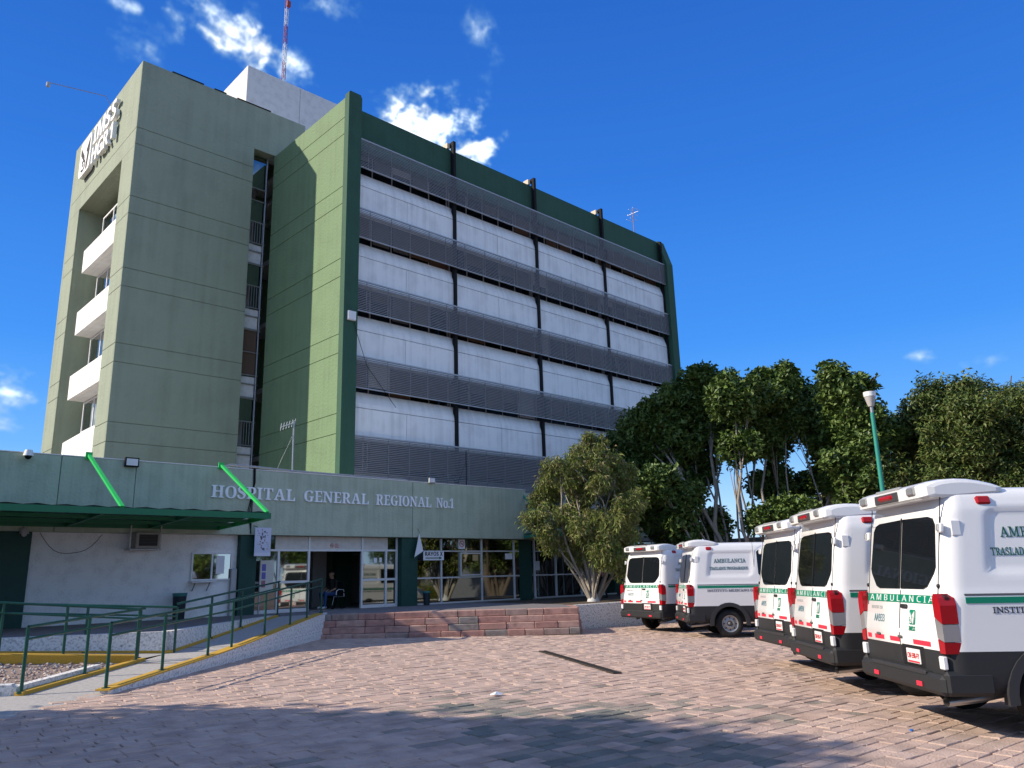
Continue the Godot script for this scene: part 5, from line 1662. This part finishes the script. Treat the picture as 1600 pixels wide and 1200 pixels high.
	# cameras and floodlights
	var cc := thing("dome_camera", "white dome camera on a bracket at the fascia top", "camera", P(4.95, 3.5, -24.4))
	rod(cc, "bracket", P(4.95, 3.66, -24.55), P(4.95, 3.66, -24.3), 0.03, mats.frame_white, -1, 10)
	rod(cc, "housing", P(4.95, 3.52, -24.3), P(4.95, 3.68, -24.3), 0.13, mats.frame_white, 0.09, 18)
	put(cc, "dome", sphere(0.09), mats.van_glass, Transform3D(Basis(), P(4.95, 3.51, -24.3)))
	var c2 := thing("dome_camera", "grey dome camera under the canopy beside the dark column", "camera", P(5.1, 1.5, -24.3))
	rod(c2, "bracket", P(5.1, 1.72, -24.42), P(5.1, 1.58, -24.42), 0.02, mats.gray_plastic, -1, 8)
	rod(c2, "housing", P(5.1, 1.44, -24.42), P(5.1, 1.58, -24.42), 0.12, mats.gray_plastic, 0.08, 16)
	put(c2, "dome", sphere(0.07), mats.gray_plastic, Transform3D(Basis(), P(5.1, 1.43, -24.42)))
	for q: Array in [[7.66, 3.57, "black floodlight at the fascia top between the green struts", 0.2], [18.87, 3.72, "small grey floodlight on the fascia top above the lettering", 0.14]]:
		var fl := thing("floodlight", q[2], "floodlight", P(q[0], q[1], -24.4))
		bx(fl, "housing", P(q[0] - q[3], q[1] - q[3] * 0.7, -24.47), P(q[0] + q[3], q[1] + q[3] * 0.7, -24.38), mats.black_steel if q[3] > 0.18 else mats.gray_plastic, 0.012)
		bx(fl, "lens", P(q[0] - q[3] * 0.8, q[1] - q[3] * 0.5, -24.38), P(q[0] + q[3] * 0.8, q[1] + q[3] * 0.5, -24.37), mats.frame_white)
		bx(fl, "bracket", P(q[0] - 0.02, q[1] - 0.1, -24.5), P(q[0] + 0.02, q[1] + 0.02, -24.46), mats.galv)
	var wb := thing("wall_box", "small white equipment box on the green wing pier", "box", P(17.6, 11.3, -28.6))
	bx(wb, "case", P(17.42, 11.2, -28.655), P(17.82, 11.62, -28.52), mats.frame_white, 0.015)
	tube(wb, "cable", [P(17.75, 11.2, -28.6), P(17.95, 10.6, -28.62), P(18.6, 9.3, -28.8), P(20.2, 7.6, -28.82)], 0.012, mats.black_steel, 5)
	# bins
	for q: Array in [[9.33, -24.35, 0.2, 0.74, "tall dark litter bin with a teal bag below the ticket window"], [18.55, -24.35, 0.14, 0.5, "small teal litter bin at the foot of the dark column"]]:
		var bn := thing("litter_bin", q[4], "bin", P(q[0], -1.0, q[1]))
		rod(bn, "bin_body", P(q[0], -1.0, q[1]), P(q[0], -1.0 + q[3], q[1]), q[2] * 0.82, M("bin_dark", 0.012, 0.022, 0.03, 0.5), q[2], 18)
		rod(bn, "bag_rim", P(q[0], -1.0 + q[3] * 0.9, q[1]), P(q[0], -1.0 + q[3] + 0.02, q[1]), q[2] * 1.02, M("bag_teal", 0.03, 0.17, 0.16, 0.4), q[2] * 1.06, 18)
	# signs and posters
	var rx := thing("direction_sign", "white sign lettered RAYOS X with a green arrow", "sign", P(19.1, 0.7, -24.5))
	bx(rx, "board", P(18.62, 0.66, -24.66), P(19.62, 1.0, -24.64), mats.paper)
	letters(rx, "lettering", "RAYOS X", false, 0.15, 0.006, mats.ink, Transform3D(Basis(), P(19.12, 0.90, -24.635)), 0.86)
	var ar := PackedVector2Array([Vector2(-0.40, -0.018), Vector2(-0.40, 0.018), Vector2(0.27, 0.018), Vector2(0.27, 0.055), Vector2(0.40, 0.0), Vector2(0.27, -0.055), Vector2(0.27, -0.018)])
	put(rx, "arrow", slab_mesh(ar, 0.006), mats.ink_green, Transform3D(Basis(), P(19.12, 0.745, -24.632)))
	for x in [18.7, 19.54]:
		rod(rx, "chain", P(x, 1.0, -24.65), P(x, 1.5, -24.65), 0.006, mats.galv, -1, 5)
	var ns := thing("no_smoking_sign", "square white no-smoking sign on the upper window row", "sign", P(20.7, 1.15, -24.8))
	bx(ns, "board", P(20.52, 1.10, -24.83), P(20.86, 1.48, -24.82), mats.paper)
	ring_mark(ns, P(20.69, 1.30, -24.815), 0.125)
	var n2 := thing("no_smoking_mark", "small red no-smoking sticker above the open door", "sign", P(14.8, 1.15, -24.83))
	ring_mark(n2, P(14.72, 1.20, -24.833), 0.07)
	for k in 4:
		bx(n2, "small_print", P(14.84, 1.13 + k * 0.04, -24.838), P(15.02 - (k % 2) * 0.05, 1.145 + k * 0.04, -24.835), mats.red_ink)
	var po := thing("hanging_poster", "pale illustrated poster hanging from the fascia over the dark column", "poster", P(11.9, 1.2, -24.3))
	bx(po, "sheet", P(11.60, 0.84, -24.36), P(12.16, 1.74, -24.35), M("poster_pale", 0.52, 0.56, 0.68, 0.7))
	bx(po, "bottom_batten", P(11.60, 0.83, -24.37), P(12.16, 0.94, -24.34), M("poster_foot", 0.62, 0.65, 0.74, 0.6))
	var pr := RandomNumberGenerator.new()
	pr.seed = 9
	for k in 34:
		var px := pr.randf_range(11.66, 12.06)
		var py := pr.randf_range(1.0, 1.64)
		var mid := absf(px - 11.86) < 0.10
		bx(po, "print", P(px, py, -24.349), P(px + pr.randf_range(0.02, 0.07), py + (pr.randf_range(0.03, 0.10) if mid else pr.randf_range(0.008, 0.02)), -24.346), M("print_gray", 0.14, 0.14, 0.17) if k % 4 > 0 else M("print_red", 0.36, 0.16, 0.14))
	tube(po, "hook", [P(11.6, 1.80, -24.49), P(11.66, 1.78, -24.40), P(11.68, 1.74, -24.355)], 0.01, mats.black_steel, 5)
	var nb := thing("notice_board", "cream notice sheet with purple blocks before the door glass", "poster", P(12.2, -0.6, -24.4))
	bx(nb, "sheet", P(11.98, -0.30, -24.62), P(12.44, 0.70, -24.61), M("notice_cream", 0.55, 0.54, 0.47, 0.8))
	for k in 3:
		bx(nb, "print_block", P(12.02, 0.36 - k * 0.26, -24.609), P(12.16, 0.58 - k * 0.26, -24.606), M("print_purple", 0.13, 0.12, 0.36) if k < 2 else M("print_rose", 0.28, 0.12, 0.16))
	for k in 12:
		bx(nb, "print_line", P(12.20, 0.60 - k * 0.06, -24.609), P(12.38 - (k % 3) * 0.03, 0.612 - k * 0.06, -24.607), mats.gray_plastic)
	bx(nb, "stand", P(11.96, -1.0, -24.66), P(12.0, 0.74, -24.62), mats.galv)
	for q: Array in [[16.55, 0.68, 0.14, 0.18, "paper notice taped inside the right door leaf"], [16.78, 0.70, 0.11, 0.15, "smaller paper notice beside it on the right door leaf"], [21.35, 0.75, 0.30, 0.24, "tan paper notice on the sliding sash"], [23.3, 0.80, 0.42, 0.24, "wide white paper on the last pane before the dark column"], [25.5, 0.4, 0.35, 0.4, "white notice on the window behind the small tree"]]:
		var nt := thing("paper_notice", q[4], "notice", P(q[0], q[1] - q[3] * 0.5, -24.83 if q[0] < 24 else -25.35))
		var zz := -24.83 if q[0] < 24 else -25.34
		if q[0] > 21 and q[0] < 22:
			zz = -24.755
		bx(nt, "sheet", P(q[0] - q[2] * 0.5, q[1] - q[3] * 0.5, zz), P(q[0] + q[2] * 0.5, q[1] + q[3] * 0.5, zz + 0.003), M("tan_paper", 0.46, 0.33, 0.16, 0.8) if q[0] > 21 and q[0] < 22 else mats.paper)
	var fg := thing("folded_banner", "white triangular folded banner hanging at the dark column", "banner", P(18.3, 0.9, -24.3))
	var tri := PackedVector2Array([Vector2(0.06, 0.62), Vector2(-0.20, -0.30), Vector2(0.27, -0.06), Vector2(0.24, 0.02)])
	put(fg, "cloth", slab_mesh(tri, 0.012), mats.paper, Transform3D(Basis(Vector3.UP, 0.12), P(18.18, 1.04, -24.38)))
	put(fg, "green_hem", slab_mesh(PackedVector2Array([Vector2(-0.205, -0.305), Vector2(-0.20, -0.27), Vector2(0.275, -0.03), Vector2(0.28, -0.065)]), 0.008), mats.ink_green, Transform3D(Basis(Vector3.UP, 0.12), P(18.18, 1.04, -24.372)))
	rod(fg, "cord", P(18.24, 1.66, -24.385), P(18.24, 1.85, -24.49), 0.006, mats.ink, -1, 5)
	# litter on the paving
	var lt := thing("paper_litter", "crumpled white paper scrap lying on the paving", "litter", Vector3(8.9, gy(8.1, -9.0), -9.0))
	var st := begin()
	st.set_smooth_group(-1)
	var rr := RandomNumberGenerator.new()
	rr.seed = 5
	var ring: Array = []
	for k in 9:
		var a := TAU * k / 9.0
		ring.append(Vector3(cos(a) * 0.11 * rr.randf_range(0.7, 1.3), rr.randf_range(0.0, 0.02), sin(a) * 0.06 * rr.randf_range(0.7, 1.3)))
	for k in 9:
		st.add_vertex(ring[k]); st.add_vertex(ring[(k + 1) % 9]); st.add_vertex(Vector3(0.01, 0.05, 0.0))
	st.generate_normals()
	put(lt, "scrap", st.commit(), mats.paper, Transform3D(Basis(), Vector3(8.1, gy(8.1, -8.98) + 0.008, -8.98)))
	var cap := thing("bottle_cap", "tiny blue bottle cap on the paving near the ambulances", "litter", Vector3(9.2, gy(9.2), -3.6))
	rod(cap, "cap", Vector3(9.25, gy(9.25, -3.62) + 0.004, -3.62), Vector3(9.25, gy(9.25, -3.62) + 0.02, -3.62), 0.02, M("cap_blue", 0.02, 0.15, 0.5, 0.4), -1, 12)

func sphere(r: float) -> Mesh:
	var s := SphereMesh.new()
	s.radius = r
	s.height = r * 2.0
	s.radial_segments = 18
	s.rings = 9
	return s

func ring_mark(parent: Node, at: Vector3, r: float) -> void:
	var pts := PackedVector2Array()
	for k in 25:
		var a := lerpf(0.0, TAU - 0.02, k / 24.0)
		pts.append(Vector2(cos(a), sin(a)) * r)
	for k in 25:
		var a := lerpf(TAU - 0.02, 0.0, k / 24.0)
		pts.append(Vector2(cos(a), sin(a)) * r * 0.8)
	put(parent, "red_ring", slab_mesh(pts, 0.004), mats.red_ink, Transform3D(Basis(), at + Vector3(0, 0, 0.006)))
	bar(parent, "red_slash", at + Vector3(-r * 0.65, r * 0.65, 0.004), at + Vector3(r * 0.65, -r * 0.65, 0.004), r * 0.18, 0.004, mats.red_ink)
	bx(parent, "cigarette", at + Vector3(-r * 0.5, -r * 0.1, 0.001), at + Vector3(r * 0.5, r * 0.1, 0.003), mats.ink)
# one continuous skin over tapered bones: each bone is [a, b, radius a, radius b]
func skin(bones: Array, cell: float, blend: float, colour_of: Callable, st: SurfaceTool) -> void:
	var lo := Vector3.INF
	var hi := -Vector3.INF
	for b: Array in bones:
		for i in 2:
			var r: float = b[2 + i] + cell * 2.0
			lo = lo.min((b[i] as Vector3) - Vector3.ONE * r)
			hi = hi.max((b[i] as Vector3) + Vector3.ONE * r)
	var n := Vector3i(((hi - lo) / cell).ceil()) + Vector3i.ONE
	var f := PackedFloat32Array()
	f.resize(n.x * n.y * n.z)
	f.fill(1.0)
	for b: Array in bones:
		var a: Vector3 = b[0]
		var c: Vector3 = b[1]
		var ra: float = b[2]
		var rb: float = b[3]
		var ext := Vector3.ONE * (maxf(ra, rb) + cell * 2.0 + blend)
		var i0 := Vector3i(((a.min(c) - ext - lo) / cell).floor()).clamp(Vector3i.ZERO, n - Vector3i.ONE)
		var i1 := Vector3i(((a.max(c) + ext - lo) / cell).ceil()).clamp(Vector3i.ZERO, n - Vector3i.ONE)
		var ac := c - a
		var ll := maxf(ac.length_squared(), 1e-8)
		for z in range(i0.z, i1.z + 1):
			for y in range(i0.y, i1.y + 1):
				for x in range(i0.x, i1.x + 1):
					var p := lo + Vector3(x, y, z) * cell
					var t := clampf((p - a).dot(ac) / ll, 0.0, 1.0)
					var d := (p - a - ac * t).length() - lerpf(ra, rb, t)
					var k := x + n.x * (y + n.y * z)
					var o := f[k]
					var h := maxf(blend - absf(o - d), 0.0) / blend
					f[k] = minf(o, d) - h * h * blend * 0.25
	var id := PackedInt32Array()
	id.resize(f.size())
	id.fill(-1)
	var vs: Array[Vector3] = []
	var off: Array[Vector3i] = []
	for k in 8:
		off.append(Vector3i(k & 1, (k >> 1) & 1, k >> 2))
	for z in n.z - 1:
		for y in n.y - 1:
			for x in n.x - 1:
				var inside := 0
				for o in off:
					if f[x + o.x + n.x * (y + o.y + n.y * (z + o.z))] < 0.0:
						inside += 1
				if inside == 0 or inside == 8:
					continue
				var s := Vector3.ZERO
				var m := 0
				for e: Array in [[0, 1], [2, 3], [4, 5], [6, 7], [0, 2], [1, 3], [4, 6], [5, 7], [0, 4], [1, 5], [2, 6], [3, 7]]:
					var p := off[e[0]]
					var q := off[e[1]]
					var fp := f[x + p.x + n.x * (y + p.y + n.y * (z + p.z))]
					var fq := f[x + q.x + n.x * (y + q.y + n.y * (z + q.z))]
					if (fp < 0.0) != (fq < 0.0):
						s += Vector3(p).lerp(Vector3(q), fp / (fp - fq))
						m += 1
				id[x + n.x * (y + n.y * z)] = vs.size()
				vs.append(lo + (Vector3(x, y, z) + s / m) * cell)
	st.set_smooth_group(0)
	var axes := [[Vector3i(1, 0, 0), Vector3i(0, 1, 0), Vector3i(0, 0, 1)], [Vector3i(0, 1, 0), Vector3i(0, 0, 1), Vector3i(1, 0, 0)], [Vector3i(0, 0, 1), Vector3i(1, 0, 0), Vector3i(0, 1, 0)]]
	for z in range(1, n.z - 1):
		for y in range(1, n.y - 1):
			for x in range(1, n.x - 1):
				var g := Vector3i(x, y, z)
				var fa := f[x + n.x * (y + n.y * z)] < 0.0
				for ax: Array in axes:
					var h: Vector3i = g + ax[0]
					var fb := f[h.x + n.x * (h.y + n.y * h.z)] < 0.0
					if fa == fb:
						continue
					var q: Array = []
					for w: Vector3i in [g, g - ax[1], g - ax[1] - ax[2], g - ax[2]]:
						q.append(vs[id[w.x + n.x * (w.y + n.y * w.z)]])
					if fa:
						q.reverse()
					for ix: int in [0, 1, 2, 0, 2, 3]:
						st.set_color(colour_of.call(q[ix]))
						st.add_vertex(q[ix])

func hand_bones(w: Vector3, dir: Vector3, palm: Vector3, curl: float) -> Array:
	var out: Array = []
	var side := dir.cross(palm).normalized()
	out.append([w, w + dir * 0.07, 0.024, 0.026])
	for k in 4:
		var base := w + dir * 0.085 + side * (k - 1.5) * 0.021
		var ln: float = [0.068, 0.078, 0.073, 0.056][k]
		var mid := base + (dir + palm * curl * 0.5).normalized() * ln * 0.5
		var tip := mid + (dir + palm * curl * 1.5).normalized() * ln * 0.5
		out.append([w + dir * 0.05 + side * (k - 1.5) * 0.018, base, 0.013, 0.0105])
		out.append([base, mid, 0.0105, 0.0095])
		out.append([mid, tip, 0.0095, 0.008])
	var tb := w + dir * 0.03 - side * 0.034
	var tm := tb + (dir * 0.7 - side * 0.6 + palm * 0.4).normalized() * 0.036
	out.append([w + dir * 0.02, tb, 0.018, 0.014])
	out.append([tb, tm, 0.0135, 0.011])
	out.append([tm, tm + (dir + palm * 0.5).normalized() * 0.03, 0.011, 0.009])
	return out

func figure(label: String, base: Vector3, turn: float, j: Dictionary, shirt: Color, trousers: Color, hair: Color, shoe: Color) -> Node3D:
	var t := thing("person", label, "person", base, "", turn)
	var skin_c := Color(0.30, 0.17, 0.11)
	var H: Vector3 = j.head
	var Nk: Vector3 = j.neck
	var Pv: Vector3 = j.pelvis
	var bones: Array = [[Nk, H - Vector3(0, 0.03, 0), 0.055, 0.055], [Pv + Vector3(0, 0.02, 0), Pv.lerp(Nk, 0.5), 0.135, 0.125], [Pv.lerp(Nk, 0.5), Nk - Vector3(0, 0.10, 0), 0.125, 0.13]]
	for sd in ["l", "r"]:
		bones.append([Nk - Vector3(0, 0.06, 0), j["sh" + sd], 0.07, 0.062])
		bones.append([j["sh" + sd], j["el" + sd], 0.056, 0.042])
		bones.append([j["el" + sd], j["wr" + sd], 0.042, 0.028])
		bones.append([j["hp" + sd], j["kn" + sd], 0.092, 0.06])
		bones.append([j["kn" + sd], j["an" + sd], 0.06, 0.042])
		var an: Vector3 = j["an" + sd]
		bones.append([an + Vector3(0, -0.04, 0.03), an + Vector3(0, -0.055, -0.17), 0.042, 0.034])
	var col := func(p: Vector3) -> Color:
		var bd := 9.0
		var what := 0
		for i in bones.size():
			var b: Array = bones[i]
			var q := Geometry3D.get_closest_point_to_segment(p, b[0], b[1])
			var dd := p.distance_to(q) - (b[2] as float)
			if dd < bd:
				bd = dd
				what = i
		if what == 0: return skin_c
		if what <= 2: return trousers if p.distance_to(Pv) < 0.14 else shirt
		var m := (what - 3) % 6
		if m <= 1: return shirt
		if m == 2: return skin_c
		if m <= 4: return trousers
		return shoe
	var st := begin()
	skin(bones, 0.02, 0.04, col, st)
	for sd in ["l", "r"]:
		var w: Vector3 = j["wr" + sd]
		var dr := (w - (j["el" + sd] as Vector3)).normalized()
		var pm: Vector3 = j.get("palm" + sd, Vector3(0.9 if sd == "r" else -0.9, 0, -0.2))
		pm = (pm - dr * pm.dot(dr)).normalized()
		skin(hand_bones(w, dr, pm, 0.5), 0.006, 0.008, func(_p: Vector3) -> Color: return skin_c, st)
	# head: skull, jaw, nose, ears, brow
	var hb: Array = [[H + Vector3(0, 0.045, 0.012), H + Vector3(0, 0.04, -0.012), 0.092, 0.088], [H + Vector3(0, -0.02, -0.03), H + Vector3(0, -0.075, -0.045), 0.066, 0.04], [H + Vector3(0, 0.03, -0.095), H + Vector3(0, -0.008, -0.118), 0.010, 0.014], [H + Vector3(-0.03, 0.038, -0.088), H + Vector3(0.03, 0.038, -0.088), 0.013, 0.013], [H + Vector3(-0.02, -0.042, -0.092), H + Vector3(0.02, -0.042, -0.092), 0.010, 0.010], [H + Vector3(-0.088, 0.015, 0.005), H + Vector3(-0.092, -0.02, 0.0), 0.014, 0.010], [H + Vector3(0.088, 0.015, 0.005), H + Vector3(0.092, -0.02, 0.0), 0.014, 0.010]]
	var face := func(p: Vector3) -> Color:
		var q := p - H
		if q.y > 0.075 or (q.z > 0.01 and q.y > -0.04 and absf(q.x) < 0.085): return hair
		if absf(absf(q.x) - 0.032) < 0.012 and absf(q.y - 0.018) < 0.007 and q.z < -0.07: return Color(0.03, 0.02, 0.02)
		return skin_c
	skin(hb, 0.009, 0.02, face, st)
	st.generate_normals()
	var m := M("body_colours", 1, 1, 1, 0.75)
	m.vertex_color_use_as_albedo = true
	put(t, "body", st.commit(), m, Transform3D(), true)
	return t

func build_people() -> void:
	# seated in the open doorway on a wheeled chair, legs towards the ramp
	var s := {"head": Vector3(0, 1.20, -0.05), "neck": Vector3(0, 1.05, 0.0), "pelvis": Vector3(0, 0.54, 0.06), "shl": Vector3(-0.19, 0.98, 0.0), "shr": Vector3(0.19, 0.98, 0.0), "ell": Vector3(-0.25, 0.72, -0.05), "elr": Vector3(0.25, 0.72, -0.05), "wrl": Vector3(-0.16, 0.62, -0.28), "wrr": Vector3(0.16, 0.62, -0.28), "hpl": Vector3(-0.10, 0.53, 0.0), "hpr": Vector3(0.10, 0.53, 0.0), "knl": Vector3(-0.12, 0.54, -0.44), "knr": Vector3(0.12, 0.54, -0.44), "anl": Vector3(-0.12, 0.11, -0.46), "anr": Vector3(0.12, 0.11, -0.40), "palml": Vector3(0, -1, 0), "palmr": Vector3(0, -1, 0)}
	figure("person in dark top and blue jeans seated inside the open doorway", P(15.45, -1.0, -25.95), PI / 2 + 0.25, s, Color(0.012, 0.012, 0.015), Color(0.025, 0.06, 0.16), Color(0.01, 0.01, 0.01), Color(0.5, 0.5, 0.5))
	var ch := thing("wheelchair", "dark wheelchair under the person seated in the doorway", "wheelchair", P(15.55, -1.0, -25.95), "", PI / 2 + 0.25)
	var I := func(x: float, y: float, z: float) -> Transform3D: return Transform3D(Basis(), Vector3(x, y, z))
	put(ch, "seat", box_mesh(Vector3(0.46, 0.05, 0.44), 0.015), mats.black_steel, I.call(0.0, 0.42, -0.02), true)
	put(ch, "backrest", box_mesh(Vector3(0.46, 0.45, 0.04), 0.015), mats.black_steel, I.call(0.0, 0.72, 0.24), true)
	for sg in [-1.0, 1.0]:
		var ring := TorusMesh.new()
		ring.inner_radius = 0.26
		ring.outer_radius = 0.295
		put(ch, "wheel", ring, mats.black_steel, Transform3D(Basis(Vector3(0, 0, 1), PI / 2), Vector3(sg * 0.29, 0.295, 0.12)), true)
		put(ch, "castor", lathe(PackedVector2Array([Vector2(-0.015, 0.0), Vector2(-0.015, 0.08), Vector2(0.015, 0.08), Vector2(0.015, 0.0)]), 14), mats.black_steel, I.call(sg * 0.22, 0.08, -0.32), true)
		tube_local(ch, "frame", [Vector3(sg * 0.25, 0.42, 0.24), Vector3(sg * 0.25, 0.42, -0.28), Vector3(sg * 0.23, 0.14, -0.34)], 0.014, mats.galv)
		tube_local(ch, "armrest", [Vector3(sg * 0.26, 0.42, 0.22), Vector3(sg * 0.26, 0.66, 0.20), Vector3(sg * 0.26, 0.68, -0.05), Vector3(sg * 0.26, 0.62, -0.16), Vector3(sg * 0.26, 0.48, -0.18)], 0.016, mats.frame_white)
	# standing in the shade by the glazing behind the small tree
	var u := {"head": Vector3(0, 1.56, -0.01), "neck": Vector3(0, 1.42, 0.01), "pelvis": Vector3(0, 0.92, 0.02), "shl": Vector3(-0.19, 1.36, 0.01), "shr": Vector3(0.19, 1.36, 0.01), "ell": Vector3(-0.25, 1.09, 0.03), "elr": Vector3(0.25, 1.09, 0.03), "wrl": Vector3(-0.20, 0.98, -0.18), "wrr": Vector3(0.24, 0.84, -0.02), "hpl": Vector3(-0.10, 0.90, 0.02), "hpr": Vector3(0.10, 0.90, 0.02), "knl": Vector3(-0.11, 0.49, -0.01), "knr": Vector3(0.12, 0.49, 0.0), "anl": Vector3(-0.11, 0.10, 0.03), "anr": Vector3(0.13, 0.10, 0.02)}
	figure("person in rose shirt and dark trousers standing in the shade behind the small tree", P(26.45, -1.04, -22.3), PI / 2, u, Color(0.32, 0.12, 0.10), Color(0.012, 0.012, 0.015), Color(0.012, 0.01, 0.01), Color(0.02, 0.02, 0.02))
